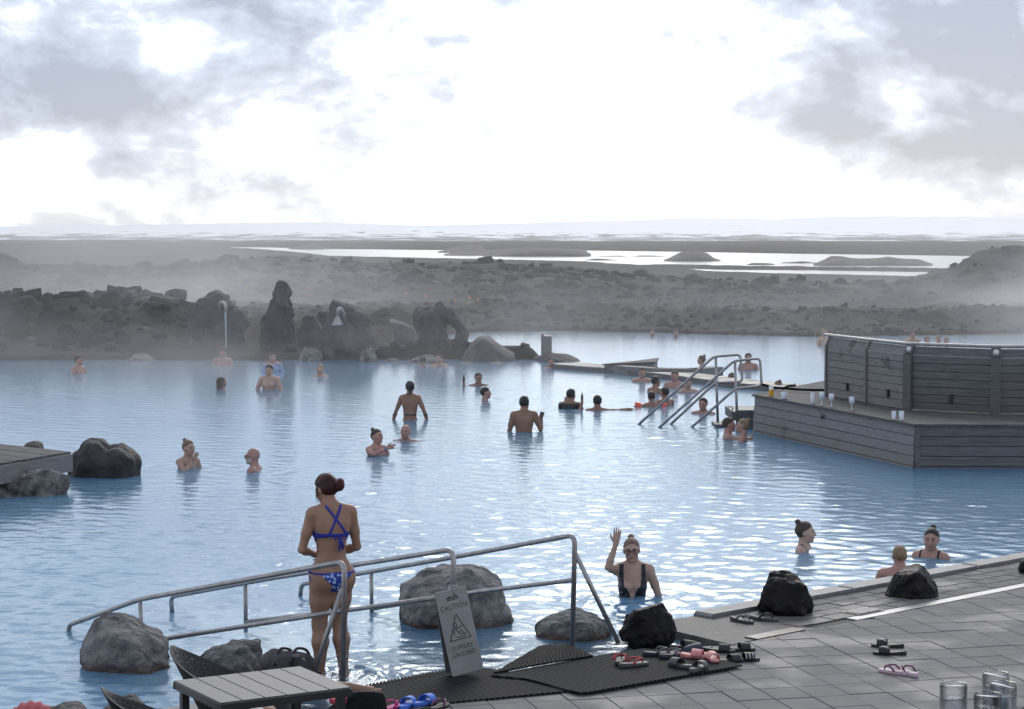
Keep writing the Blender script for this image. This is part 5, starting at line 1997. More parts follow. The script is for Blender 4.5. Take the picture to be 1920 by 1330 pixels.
loop_rail(38.2, [(1190, 803), (1338, 669), (1388, 665), (1392, 716), (1341, 718), (1250, 803)], [(1342, 669), (1346, 800)], "farther of two steel loop handrails on the bar's pool stairs")
loop_rail(37.6, [(1226, 811), (1376, 677), (1425, 672), (1428, 724), (1379, 729), (1286, 811)], [(1378, 676), (1383, 812)], "nearer of two steel loop handrails on the bar's pool stairs")
st = thing("pool_stair", atd(1385, 790, 38), "dark wooden landing and steps between the loop handrails and bar platform", "stair")
o = MB()
a_, b_ = atd(1362, 762, 38.6), atd(1418, 762, 38.6)
o.box(((a_[0] + b_[0]) / 2, 38.2, 0.20), (b_[0] - a_[0], 1.3, 0.16), None, 0.006)
o.build("landing", M_wood_dark, st)
for k in range(3):
    o = MB()
    o.box((a_[0] - 0.15 - 0.28 * k, 38.0, 0.02 - 0.17 * k), (0.28, 0.75, 0.05), None, 0.004)
    o.build("step", M_wood_dark, st)
o = MB()
o.box(((a_[0] + b_[0]) / 2 + 0.05, 37.52, 0.10), (b_[0] - a_[0] - 0.1, 0.04, 0.42))
o.build("side_panel", M_wood_dark, st)
rngp = atd(1369, 768, 37.4)
o = MB()
o.tube([(rngp[0] + 0.045 * math.cos(a), 37.4, rngp[2] + 0.055 * math.sin(a)) for a in np.linspace(0, 6.283, 17)], 0.009, 8)
o.build("mooring_ring", M_steel2, st, True)
# black hose from the rail to the screen
o = MB()
hz = [atd(1425, 720, 37.6), atd(1450, 727, 37.6), atd(1468, 728, 37.5), atd(1500, 731, 37.2), atd(1553, 732, 36.6)]
o.tube(fillet(hz, 0.3, 4), 0.022, 8)
ho = thing("black_rope", hz[0], "black rope strung from loop handrail to the bar screen", "rope")
o.build("rope", M_rubber, ho, True)
o = MB()
o.tube([atd(1466, 730, 37.5), atd(1478, 724, 37.45), atd(1492, 723, 37.4)], 0.02, 8)
o.build("loose_end", M_rubber, ho, True)
# pool divider: low coping curving from the rocks to the platform
def coping(name, px_pts, z, w, th, m, label):
    pts = [at(x, y, z) for x, y in px_pts]
    c = thing(name, (pts[0][0], pts[0][1], -0.3), label, "wall")
    for k in range(len(pts) - 1):
        A, B = pts[k], pts[k + 1]
        u = unit(B - A)
        n = np.array([-u[1], u[0], 0])
        o = MB()
        o.prism([A - n * 0.0, B - n * 0.0, B + n * w, A + n * w], -0.4, z, 0.015)
        o.build("coping_stone", m, c)
    return c


coping("pool_divider", [(1030, 682), (1090, 687), (1150, 691), (1213, 698), (1290, 707), (1358, 716), (1437, 723), (1560, 735), (1700, 745)], 0.12, 0.9, 0.3, M_concrete, "low grey stone wall dividing the two pools")
coping("pool_divider", [(1150, 686), (1225, 691), (1308, 692), (1356, 688)], 0.2, 0.35, 0.3, M_wood, "dark timber edging behind the dividing wall")
o = MB()
A, B = at(1133, 684, 0.2), at(1226, 680, 0.2)
pf = thing("timber_box", (A[0], A[1], 0), "grey timber deck box behind the dividing wall", "box")
o.prism([A, B, B + np.array([0.2, 1.6, 0]), A + np.array([0.9, 1.2, 0])], -0.3, 0.18, 0.01)
o.build("box", M_wood, pf)
o = MB()
A2, B2 = A + np.array([-0.05, -0.05, 0]), B + np.array([0.05, -0.05, 0])
o.prism([A2, B2, B2 + np.array([0.2, 1.75, 0]), A2 + np.array([0.9, 1.35, 0])], 0.183, 0.22, 0.01)
o.build("lid", M_deckwood, pf)
# steel pillar on the low mound
b0_ = atd(1024.5, 678, 57.4)
pl = thing("steel_pillar", (b0_[0], b0_[1], 0.0), "square steel pillar with notched top on the low mound between pools", "pillar")
o = MB()
wpx = 57.4 / 4000
topz = atd(1024, 630, 57.4)[2]
o.box((b0_[0], 57.4, topz / 2), (20 * wpx, 0.25, topz), None, 0.006)
o.build("column", mat("dull steel", (0.16, 0.16, 0.165), 0.5, metal=0.3), pl)
o = MB()
o.box((b0_[0] - 7 * wpx, 57.4, topz + 0.04), (6 * wpx, 0.22, 0.07))
o.build("cap", M_steel2, pl)
b1_ = atd(1545, 625, 73)
pl = thing("steel_pillar", (b1_[0], b1_[1], 0.0), "pale steel post on the far bank left of the bar screen", "pillar")
o = MB()
tz2 = atd(1545, 600, 73)[2]
o.box((b1_[0], 73, tz2 / 2), (13 * 73 / 4000, 0.2, tz2), None, 0.006)
o.build("column", mat("dull steel", (0.16, 0.16, 0.165), 0.5, metal=0.3), pl)
o = MB()
o.box((b1_[0], 73, tz2 + 0.04), (16 * 73 / 4000, 0.26, 0.06))
o.build("cap", M_steel, pl)


def far_deck(px0, px1, py, Yd, z, depth, label):
    A, B = atd(px0, py, Yd), atd(px1, py, Yd)
    d = thing("timber_deck", ((A[0] + B[0]) / 2, Yd, 0), label, "deck")
    n = 8
    for k in range(n):
        o = MB()
        o.box(((A[0] + B[0]) / 2, Yd + depth * (k + 0.5) / n, z - 0.03), (B[0] - A[0], depth / n - 0.015, 0.05))
        o.build("plank", M_deckwood, d)
    o = MB()
    o.box(((A[0] + B[0]) / 2, Yd - 0.04, z - 0.12), (B[0] - A[0], 0.06, 0.24))
    o.build("fascia", M_wood_dark, d)
    for k in range(5):
        o = MB()
        x = A[0] + (B[0] - A[0]) * (k + 0.5) / 5
        o.box((x, Yd + depth / 2, z / 2 - 0.35), (0.14, 0.14, z + 0.5))
        o.build("pile", M_wood_dark, d)
    return d


far_deck(1176, 1440, 598, 76.0, CAMZ - (602 - 435) * 76.0 / 4000, 2.4, "long low timber deck on the far bank")
far_deck(-60, 42, 646, 60.5, CAMZ - (649 - 435) * 60.5 / 4000, 2.4, "pale timber deck at the left edge of the far bank")
# wooden dock on the left
DZ = 0.45
A, Tt, Bk = at(0, 869, DZ), at(133, 847, DZ), at(0, 832, DZ)
ld = thing("wooden_dock", (Tt[0], Tt[1], 0), "grey plank dock reaching in from the left edge", "dock")
ub = unit(Tt - Bk)
nb2 = np.array([ub[1], -ub[0], 0])
if nb2[1] > 0:
    nb2 = -nb2
fe = unit(Tt - A)
fn = np.array([fe[1], -fe[0]])
hpd = [(fn if np.dot(fn, A[:2] - Bk[:2]) > 0 else -fn, None)]
nf = hpd[0][0]
for k in range(26):
    q0 = Bk + nb2 * (k * 0.125)
    q = [q0 - ub * 6, q0 + ub * 2.2, q0 + ub * 2.2 + nb2 * 0.115, q0 - ub * 6 + nb2 * 0.115]
    tn = unit(np.array([0.9, 0.44, 0]))[:2]
    q = clip_poly([p[:2] for p in q], [(nf, float(np.dot(nf, A[:2]))), (tn, float(np.dot(tn, Tt[:2])))])
    if len(q) < 3 or abs(area(q)) < 0.01:
        continue
    if area(q) < 0:
        q = q[::-1]
    o = MB()
    o.prism(q, DZ - 0.03, DZ + random.uniform(-0.003, 0.003), 0.003)
    o.build("plank", M_deckwood, ld)
o = MB()
c = (A + Tt) / 2 + np.array([-0.6, -1.5, 0]) * 0
o.prism([(A - fe * 3)[:2] + nf * 0.03, Tt[:2] + nf * 0.03, Tt[:2] - nf * 0.02, (A - fe * 3)[:2] - nf * 0.02][::1], 0.18, DZ - 0.035)
o.build("fascia", M_wood, ld)
o = MB()
o.prism([(A - fe * 3)[:2] - nf * 0.15, Tt[:2] - nf * 0.15 - fe[:2] * 0.2, Tt[:2] - nf * 0.3 - fe[:2] * 0.2, (A - fe * 3)[:2] - nf * 0.3], -0.5, 0.175)
o.build("footing", M_concrete, ld)

# pipe spout on the broad standing stone, shower head on the slab
Ys = 58.85
W = lambda x, y: atd(x, y, Ys)
sp_ = thing("pipe_spout", W(420, 585), "bent steel pipe pouring a thin stream from the broad standing stone", "spout")
o = MB()
o.tube(fillet([W(408, 596) + np.array([0, 0.25, 0]), W(411, 572) + np.array([0, 0.1, 0]), W(417, 566), W(423, 572), W(423.5, 584)], 0.2, 5), 0.05, 10)
o.build("pipe", M_steel, sp_, True)
o = MB()
o.tube([W(422.5, 583), W(423.5, 620), W(424, 660), W(424, 682)], [0.026, 0.02, 0.02, 0.026], 8)
o.build("water_stream", mat("falling water", (0.40, 0.46, 0.52), 0.15), sp_, True)
Ys = 57.25
sh_ = thing("shower_head", W(634, 600), "cone shaped shower head on the slanting stone slab", "shower")
o = MB()
o.tube(fillet([W(647, 603) + np.array([0, 0.2, 0]), W(641, 583) + np.array([0, 0.1, 0]), W(635, 577), W(633, 592)], 0.2, 5), 0.05, 10)
o.build("pipe", M_steel, sh_, True)
o = MB()
ct = W(633, 610)
o.lathe((ct[0], ct[1], ct[2]), [(0, 0.02), (0.16, 0.0), (0.155, 0.02), (0.05, 0.22), (0.03, 0.27), (0, 0.27)], 18)
o.build("cone", M_steel, sh_, True)

# ------------------------------------------------------------------ drinks on the bar platform
M_cup = mat("frosted plastic", (0.62, 0.66, 0.72), 0.35)
M_beer = mat("beer", (0.75, 0.36, 0.02), 0.25)
M_foam = mat("beer foam", (0.8, 0.79, 0.75), 0.8)


def cup(px, py, w, hgt, label, beer=False, z=BZ + 0.003):
    c = at(px, py, z)
    s = c[1] / 4000
    r, hh = w * s / 2, hgt * s
    g = thing("plastic_cup", c, label, "cup", "drinks on the bar platform")
    o = MB()
    o.lathe(c, [(0, 0), (r * 0.78, 0), (r * 0.8, 0.004), (r, hh), (r - 0.003, hh), (r * 0.75, 0.008), (0, 0.008)], 18)
    o.build("cup_wall", M_cup if not beer else M_foam, g, True)
    if beer:
        o = MB()
        o.lathe(c, [(r * 0.78 + 0.002, 0.004), (r * 0.97 + 0.002, hh * 0.66)], 18)
        o.build("beer", M_beer, g, True)
    return g


cup(1446, 743, 9, 19, "plastic cup of orange beer at the platform's far end", True)
cup(1471, 748, 13, 13, "wide white plastic cup next to the beer")
cup(1524, 757, 9, 20, "tall empty plastic cup between the white cup and the wine glasses")
cup(1676, 787, 9, 16, "left of two clear cups near the platform's front corner")
cup(1690, 788, 10, 17, "right of two clear cups near the platform's front corner")
for px, py, lab in ((1541, 760, "leftmost of three stemmed wine glasses on the bar platform"), (1559, 763, "middle one of three stemmed wine glasses on the bar platform"), (1597, 769, "rightmost of three stemmed wine glasses on the bar platform")):
    c = at(px, py, BZ + 0.003)
    s = c[1] / 4000
    g = thing("wine_glass", c, lab, "glass", "drinks on the bar platform")
    o = MB()
    o.lathe(c, [(0, 0.004), (4 * s, 0.003), (0.9 * s, 0.01), (0.7 * s, 9 * s)], 16)
    o.build("stem", M_cup, g, True)
    o = MB()
    o.lathe(c, [(0.7 * s, 9 * s), (3.5 * s, 12 * s), (5.4 * s, 16 * s), (5.4 * s, 20 * s), (4.3 * s, 25 * s), (4.1 * s, 25 * s), (5.0 * s, 20 * s), (5.0 * s, 16 * s), (3 * s, 13 * s)], 18)
    o.build("bowl", M_cup, g, True)

# ------------------------------------------------------------------ people
SKINS = [mat("fair skin", (0.43, 0.285, 0.225), 0.5, var=0.10, scale=9, spec=0.35), mat("tan skin", (0.275, 0.16, 0.11), 0.5, var=0.10, scale=9, spec=0.35),
         mat("ruddy skin", (0.40, 0.23, 0.185), 0.5, var=0.10, scale=9, spec=0.35)]
HAIR = {"black": mat("black hair", (0.010, 0.009, 0.010), 0.5, var=0.3, scale=30, bump=0.5, bscale=90, stretch=(3, 3, 0.6)), "brown": mat("brown hair", (0.045, 0.028, 0.02), 0.55, var=0.3, scale=30, bump=0.5, bscale=90, stretch=(3, 3, 0.6)),
        "blond": mat("blond hair", (0.22, 0.15, 0.085), 0.55, var=0.3, scale=30, bump=0.5, bscale=90, stretch=(3, 3, 0.6)), "grey": mat("grey brown hair", (0.15, 0.10, 0.075), 0.55, var=0.35, scale=30, bump=0.5, bscale=90, stretch=(3, 3, 0.6)),
        "auburn": mat("auburn hair", (0.038, 0.010, 0.010), 0.45, spec=0.25, var=0.4, scale=26, bump=0.5, bscale=90, stretch=(3, 3, 0.6)), "white": mat("white hair", (0.45, 0.42, 0.40), 0.6, var=0.1, scale=30)}
M_eye, M_lip, M_brow = mat("eye", (0.03, 0.022, 0.02), 0.2), mat("lips", (0.30, 0.09, 0.085), 0.5), mat("brow", (0.05, 0.033, 0.025), 0.7)


def rot_head(yaw, pitch, roll):
    return np.array(Euler((math.radians(pitch), math.radians(roll), math.radians(yaw)), "XYZ").to_matrix())


class Body:
    """a person of 1.70 m standing at the origin, looking along +y, x to the right; scaled and placed later"""
    def __init__(s, sex="f", head=(0, 0, 0), arms=None, legs=None, belly=0.0, broad=1.0, leg_k=1.0):
        s.lk = leg_k
        s.sex, s.belly = sex, belly
        f = sex == "f"
        s.sw = (0.165 if f else 0.195) * broad
        s.R = rot_head(*head)
        s.neck = np.array([0, -0.012, 1.46])
        s.hc = s.neck + np.array([0, 0.0, 0.0]) + s.R @ np.array([0, 0.022, 0.128])
        s.arms = {}
        for sd, sx_ in (("R", 1), ("L", -1)):
            j = (arms or {}).get(sd)
            if j is None:
                j = [(sx_ * (s.sw + 0.085), 0.05, 1.12), (sx_ * (s.sw + 0.02), 0.25, 1.00), (0, 0.6, -0.6), (-sx_, 0, 0)]
            s.arms[sd] = [np.array(q, float) for q in j]
        s.legs = legs
        s.full = legs is not None

    def limbs(s, p):
        d = None

        def U(v, k=0.03):
            nonlocal d
            d = v if d is None else smin(d, v, k)
        f = s.sex == "f"
        # torso
        U(sd_ell(p, (0, 0.0, 1.25), (0.140 if f else 0.165, 0.098 if f else 0.112, 0.185)))
        U(sd_ell(p, (0, -0.005, 1.08), (0.118 if f else 0.142, 0.092 + s.belly, 0.16)), 0.05)
        U(sd_ell(p, (0, -0.005, 0.93), (0.162 if f else 0.155, 0.112, 0.125)), 0.05)
        U(sd_cone(p, (-s.sw + 0.035, -0.008, 1.385), (s.sw - 0.035, -0.008, 1.385), 0.056, 0.056), 0.05)
        for sx_ in (-1, 1):
            U(sd_cone(p, (sx_ * 0.03, -0.02, 1.45), (sx_ * (s.sw - 0.02), -0.015, 1.40), 0.036, 0.04), 0.04)
            U(sd_ell(p, (sx_ * 0.075, -0.05, 1.30), (0.07, 0.05, 0.10)), 0.04)
            if f:
                U(sd_ell(p, (sx_ * 0.068, 0.085, 1.225), (0.058, 0.055, 0.058)), 0.025)
            else:
                U(sd_ell(p, (sx_ * 0.075, 0.075, 1.27), (0.075, 0.045, 0.06)), 0.03)
        # neck
        U(sd_cone(p, s.neck + (0, 0, -0.05), s.neck * 0.35 + s.hc * 0.65 + (0, -0.012, -0.02), 0.058 if f else 0.066, 0.050 if f else 0.058), 0.035)
        # spine furrow
        d = smax(d, -sd_cone(p, (0, -0.122, 1.02), (0, -0.128, 1.34), 0.012, 0.012), 0.03)
        for sd, sx_ in (("R", 1), ("L", -1)):
            el_, wr, hd, pn = s.arms[sd]
            sh = np.array([sx_ * (s.sw - 0.005), -0.01, 1.385])
            k = 0.9 if f else 1.08
            U(sd_cone(p, sh, sh * 0.45 + el_ * 0.55, 0.052 * k, 0.046 * k), 0.03)
            U(sd_cone(p, sh * 0.5 + el_ * 0.5, el_, 0.045 * k, 0.036 * k), 0.02)
            U(sd_cone(p, el_, el_ * 0.7 + wr * 0.3, 0.037 * k, 0.039 * k), 0.015)
            U(sd_cone(p, el_ * 0.7 + wr * 0.3, wr, 0.039 * k, 0.025 * k), 0.015)
            U(s.hand(p, wr, hd, pn, sx_), 0.012)
        if s.full:
            for (hip, knee, ank, toe) in s.legs:
                hip, knee, ank, toe = [np.array(q, float) for q in (hip, knee, ank, toe)]
                U(sd_cone(p, hip, hip * 0.5 + knee * 0.5, 0.092 * s.lk, 0.075 * s.lk), 0.04)
                U(sd_cone(p, hip * 0.5 + knee * 0.5, knee, 0.075 * s.lk, 0.052 * s.lk), 0.03)
                bk = np.array([0, -0.018, 0])
                U(sd_cone(p, knee, knee * 0.65 + ank * 0.35 + bk, 0.050 * s.lk, 0.058 * s.lk), 0.03)
                U(sd_cone(p, knee * 0.65 + ank * 0.35 + bk, ank, 0.058 * s.lk, 0.034), 0.03)
                heel = ank + np.array([0, -0.03, -0.04])
                U(sd_cone(p, heel, toe, 0.034, 0.024), 0.03)
                U(sd_cone(p, ank, (ank + toe) / 2 + np.array([0, 0, 0.0]), 0.034, 0.03), 0.03)
                U(sd_ell(p, hip + np.array([0, -0.055, -0.02]), (0.095, 0.085, 0.105)), 0.04)
        return d

    def hand(s, p, wr, hd, pn, sx_):
        hd = hd / np.linalg.norm(hd)
        pn = pn - hd * np.dot(pn, hd)
        pn = pn / max(np.linalg.norm(pn), 1e-6)
        side = np.cross(hd, pn) * -sx_         # towards the thumb
        d = sd_cone(p, wr, wr + hd * 0.05, 0.026, 0.024)
        for k, (o, L) in enumerate(((0.028, 0.068), (0.0095, 0.078), (-0.0095, 0.072), (-0.027, 0.056))):
            b = wr + hd * 0.085 + side * o
            d = smin(d, sd_cone(p, wr + hd * 0.02 + side * o * 0.5, b, 0.014, 0.0115), 0.012)
            m_ = b + (hd + side * o * 4) * L * 0.5 + pn * 0.004
            d = smin(d, sd_cone(p, b, m_, 0.0095, 0.0085), 0.003)
            d = smin(d, sd_cone(p, m_, m_ + (hd + side * o * 3.5) * L * 0.5 + pn * 0.010, 0.0085, 0.007), 0.003)
        t0 = wr + hd * 0.025 + side * 0.022
        t1 = t0 + hd * 0.035 + side * 0.032 + pn * 0.012
        d = smin(d, sd_cone(p, t0, t1, 0.014, 0.010), 0.006)
        d = smin(d, sd_cone(p, t1, t1 + hd * 0.035 + side * 0.010, 0.010, 0.008), 0.004)
        return d

    def hp(s, p):
        return ((p - s.hc.astype(np.float32)) @ s.R.astype(np.float32)).astype(np.float32)

    def cran(s, q):
        return sd_ell(q, (0, -0.012, 0.022), (0.0745, 0.096, 0.092))

    def head(s, q):
        d = s.cran(q)
        d = smin(d, sd_ell(q, (0, 0.028, -0.028), (0.060, 0.066, 0.080)), 0.03)
        d = smin(d, sd_cone(q, (-0.03, 0.03, -0.075), (0.03, 0.03, -0.075), 0.026, 0.026), 0.03)
        d = smin(d, sd_ell(q, (0, 0.072, -0.092), (0.022, 0.020, 0.020)), 0.025)
        d = smin(d, sd_cone(q, (-0.028, 0.078, 0.022), (0.028, 0.078, 0.022), 0.011, 0.011), 0.015)
        for sx_ in (-1, 1):
            d = smax(d, -sd_ell(q, (sx_ * 0.031, 0.098, 0.003), (0.019, 0.016, 0.011)), 0.012)
            d = smin(d, sd_ell(q, (sx_ * 0.031, 0.079, 0.002), (0.013, 0.013, 0.012)), 0.004)
            d = smin(d, sd_ell(q, (sx_ * 0.040, 0.060, -0.028), (0.020, 0.022, 0.020)), 0.02)
            d = smin(d, sd_ell(q, (sx_ * 0.076, -0.010, -0.010), (0.010, 0.019, 0.031)), 0.008)
        d = smin(d, sd_cone(q, (0, 0.090, 0.008), (0, 0.109, -0.030), 0.008, 0.013), 0.010)
        d = smin(d, sd_ell(q, (0, 0.088, -0.061), (0.024, 0.013, 0.011)), 0.008)
        return d

    def skin(s, p):
        q = s.hp(p)
        return smin(s.limbs(p), s.head(q), 0.022)

    def hair(s, p, style):
        q = s.hp(p)
        th = {"shaved": 0.004, "short": 0.012, "bun": 0.006, "swept": 0.013, "top": 0.013, "long": 0.014, "pony": 0.009}[style]
        z = q[:, 2]
        t = np.clip((z - 0.002) / 0.085, 0, 1)
        ymax = -0.014 + 0.112 * t * t * (3 - 2 * t)
        ymax = ymax - 0.022 * np.clip(1 - (q[:, 0] / 0.06) ** 2, 0, 1) * np.clip((z - 0.03) / 0.03, 0, 1)
        low_ = z + (0.052 if style in ("shaved", "short", "top") else 0.075) - 0.35 * np.maximum(q[:, 1] + 0.05, 0)
        grow = np.clip(np.minimum(ymax - q[:, 1], low_) / 0.028, -0.6, 1)
        d = s.cran(q) - th * grow - 0.0015 + (0.010 if style == 'swept' else 0.005) * fbm(q / np.array([0.014, 0.03, 0.03], np.float32), 3, 3) * np.maximum(grow, 0)
        d = smax(d, q[:, 1] - ymax - 0.004, 0.006)
        d = smax(d, -low_ - 0.004, 0.006)
        if style == "bun":
            d = smin(d, sd_ell(q, (0, -0.086, 0.112), (0.033, 0.032, 0.030)) + 0.004 * fbm(q / 0.012, 2, 4), 0.01)
        if style == "pony":
            d = smin(d, sd_ell(q, (0, -0.112, 0.045), (0.026, 0.026, 0.028)), 0.012)
            d = smin(d, sd_cone(q, (0, -0.125, 0.03), (0.0, -0.115, -0.13), 0.026, 0.014) + 0.004 * fbm(q / 0.02, 2, 6), 0.015)
        if style == "long":
            d2 = sd_cone(q, (0, -0.035, 0.02), (0, -0.055, -0.13), 0.088, 0.07) + 0.005 * fbm(q / 0.02, 2, 6)
            d = smin(d, smax(d2, q[:, 1] - 0.005, 0.02), 0.02)
        if style == "top":
            d = smin(d, sd_ell(q, (0, 0.0, 0.098), (0.062, 0.075, 0.026)) + 0.006 * fbm(q / 0.02, 2, 8), 0.015)
        return d


def person(px, yw, top, face, label, sex="f", skin=0, hair=("brown", "short"), head=(0, 0, 0), arms=None, s=1.0, legs=None, res=0.012, cloth=(), beard=None, belly=0.0, broad=1.0, extra=None, group="bathers in the pool", Yd=None, glasses=False, T=None, leg_k=1.0):
    """face: heading in degrees, 0 = looking away from the camera, 180 = at the camera, 90 = to the left"""
    B = Body(sex, head, arms, legs, belly, broad, leg_k)
    if T is None:
        g = at(px, yw) if Yd is None else atd(px, yw, Yd)
        ztop = atd(px, top, g[1])[2]
        htop = float(B.hc[2]) + 0.112 * abs(B.R[2, 2]) + 0.02 * abs(B.R[2, 1])
        T = np.array([g[0], g[1], ztop - htop * s])
    Rz = np.array(Euler((0, 0, math.radians(face))).to_matrix())
    # keep the head above the given spot: shift by the head's offset
    off = Rz @ (np.array([B.hc[0], B.hc[1], 0]) * s)
    if not B.full:
        T = T - off
    TW = lambda V: (V * s) @ Rz.T + T
    zmin = 0.0 if B.full else (-0.22 - T[2]) / s
    o_ = thing("person", (T[0], T[1], T[2] + zmin * s), label, "person", group)
    ps = [np.zeros(3)] + [q for a in B.arms.values() for q in (a[0], a[1], a[1] + a[2] / np.linalg.norm(a[2]) * 0.18)] + [B.hc]
    if B.full:
        ps += [np.array(q, float) for L in B.legs for q in L]
    ps = np.array([q for q in ps[1:]])
    lo = np.minimum(ps.min(0) - 0.08, [-B.sw - 0.07, -0.18, 0])
    hi = np.maximum(ps.max(0) + 0.08, [B.sw + 0.07, 0.18, 0])
    if not B.full:
        vis = ps[ps[:, 2] > zmin - 0.12]
        lo[:2] = np.minimum(vis.min(0)[:2] - 0.07, [-B.sw - 0.07, -0.17])
        hi[:2] = np.maximum(vis.max(0)[:2] + 0.07, [B.sw + 0.07, 0.17])
    lo[2] = max(zmin, -0.05) if not B.full else -0.04
    hi[2] = max(ps[:, 2].max() + 0.05, B.hc[2] + 0.16)
    V, Q = surface_net(B.skin, lo, hi, res)
    mesh_obj("body", TW(V), Q, SKINS[skin], o_)
    hc = B.hc
    hl, hh_ = hc - 0.2, hc + 0.2
    hres = min(res, 0.010)
    if hair is not None:
        V, Q = surface_net(lambda p: B.hair(p, hair[1]), hl, hh_, hres)
        if len(Q):
            mesh_obj("hair", TW(V), Q, HAIR[hair[0]], o_)
    if beard:
        def fb(p):
            q = B.hp(p)
            d = B.head(q) - 0.007
            d = smax(d, q[:, 2] + 0.045 - 0.9 * np.maximum(0, 0.055 - q[:, 1]), 0.01)
            d = smax(d, -(q[:, 1] + 0.0), 0.01)
            return smax(d, -sd_ell(q, (0, 0.1, -0.061), (0.02, 0.02, 0.007)), 0.004)
        V, Q = surface_net(fb, hl, hh_, hres)
        if len(Q):
            mesh_obj("beard", TW(V), Q, HAIR[beard], o_)
    HP = lambda x, y, z: TW((B.R @ np.array([x, y, z]) + hc)[None])[0]
    if glasses is not None:
        fdir = Rz @ B.R @ np.array([0, 1.0, 0])
        if fdir[1] < 0.25:          # the face can be seen
            for sx_ in (-1, 1):
                o = MB()
                o.lathe((0, 0, 0), [(0, 0)], 3) if False else None
                Ve, Qe = surface_net(lambda p: sd_ell(p, (0, 0, 0), (0.0115, 0.006, 0.0058)), (-0.016,) * 3, (0.016,) * 3, 0.003)
                Ve = np.array([HP(sx_ * 0.031 + a, 0.0895 + b, 0.003 + c) for a, b, c in Ve])
                mesh_obj("eye", Ve, Qe, M_eye, o_)
                o = MB()
                o.tube([HP(sx_ * 0.014, 0.093, 0.021), HP(sx_ * 0.032, 0.0915, 0.026), HP(sx_ * 0.050, 0.079, 0.020)], [0.004, 0.0045, 0.0025], 6)
                o.build("eyebrow", M_brow, o_, True)
            o = MB()
            o.tube([HP(-0.024, 0.090, -0.061), HP(-0.008, 0.100, -0.060), HP(0.008, 0.100, -0.060), HP(0.024, 0.090, -0.061)], [0.003, 0.006, 0.006, 0.003], 8)
            o.build("mouth", M_lip, o_, True)
        if glasses:
            gl_ = MB()
            for sx_ in (-1, 1):
                gl_.tube([HP(sx_ * 0.034 + 0.028 * math.cos(a), 0.110 - 0.006 * abs(math.cos(a)), 0.002 + 0.019 * math.sin(a)) for a in np.linspace(0, 6.283, 21)], 0.0035, 6)
                gl_.tube([HP(sx_ * 0.062, 0.104, 0.006), HP(sx_ * 0.078, 0.06, 0.006), HP(sx_ * 0.080, -0.005, 0.0)], 0.003, 6)
            gl_.tube([HP(-0.007, 0.111, 0.006), HP(0.007, 0.111, 0.006)], 0.003, 6)
            gl_.build("spectacles", M_dark, o_, True)
    for nm, fn, m_, off_ in cloth:
        V, Q = surface_net(lambda p: smax(B.limbs(p) - off_, fn(p), 0.004), lo - 0.02, np.minimum(hi, [1, 1, 1.50]) + 0.02, min(res, 0.010) if not B.full else 0.007)
        if len(Q):
            mesh_obj(nm, TW(V), Q, m_, o_)
    if extra:
        extra(o_, lambda v: TW(np.asarray(v, float)[None])[0], B)
    return o_


def capsule_union(p, segs, r):
    d = None
    for a, b in segs:
        v = sd_cone(p, a, b, r, r)
        d = v if d is None else np.minimum(d, v)
    return d


# --- the woman in the blue bikini, walking up the ramp's edge with her back to us
M_bik = mat("royal blue cloth", (0.015, 0.025, 0.25), 0.7, var=0.2, scale=30)
M_dots = mat("blue cloth with pale dots", (0.02, 0.05, 0.32), 0.7)
t = M_dots.node_tree
vo = t.nodes.new("ShaderNodeTexVoronoi")
vo.inputs["Scale"].default_value = 34
tcn = t.nodes.new("ShaderNodeTexCoord")
t.links.new(tcn.outputs["Object"], vo.inputs["Vector"])
rp = t.nodes.new("ShaderNodeValToRGB")
rp.color_ramp.interpolation = "CONSTANT"
rp.color_ramp.elements[0].color = (0.35, 0.50, 0.80, 1)
rp.color_ramp.elements[1].position = 0.36
rp.color_ramp.elements[1].color = (0.018, 0.04, 0.30, 1)
t.links.new(vo.outputs["Distance"], rp.inputs[0])
t.links.new(rp.outputs[0], t.nodes["Principled BSDF"].inputs["Base Color"])


def bikini_bottom(p):
    x, y, z = p[:, 0], p[:, 1], p[:, 2]
    back = np.maximum(np.abs(x) - (0.012 + (z - 0.795) * 1.05), np.maximum(z - 0.925 + 0.10 * np.abs(x), 0.78 - z))
    front = np.maximum(np.abs(x) - (0.02 + (z - 0.80) * 1.0), np.maximum(z - 0.90, 0.78 - z))
    under = np.maximum(np.abs(x) - 0.035, np.maximum(z - 0.83, 0.76 - z))
    tri = np.where(y < 0, back, front)
    return np.minimum(tri, under)


def bikini_cord(p):
    return np.abs(p[:, 2] - 0.918 + 0.06 * np.abs(p[:, 0]) * 0) - 0.007


def bikini_top(p):
    x, y, z = p[:, 0], p[:, 1], p[:, 2]
    w = np.where(y < -0.02, 0.014 + 0.10 * np.clip(np.abs(x) - 0.05, 0, 0.2), 0.045)
    band = np.maximum(np.abs(z - 1.205 - np.where(y < 0, 0.012, 0)) - w, np.abs(x) - 0.152)
    def seg2(a, c):
        a, c = np.array(a), np.array(c)
        e = c - a
        t_ = np.clip(((x - a[0]) * e[0] + (z - a[1]) * e[1]) / (e @ e), 0, 1)
        return np.sqrt((x - a[0] - e[0] * t_) ** 2 + (z - a[1] - e[1] * t_) ** 2) - 0.0105
    bk_ = np.minimum(seg2((-0.062, 1.45), (0.105, 1.215)), seg2((0.062, 1.45), (-0.055, 1.215)))
    ft_ = np.minimum(seg2((-0.062, 1.45), (-0.07, 1.22)), seg2((0.062, 1.45), (0.07, 1.22)))
    st = np.where(y < 0, bk_, ft_)
    return np.minimum(band, st)


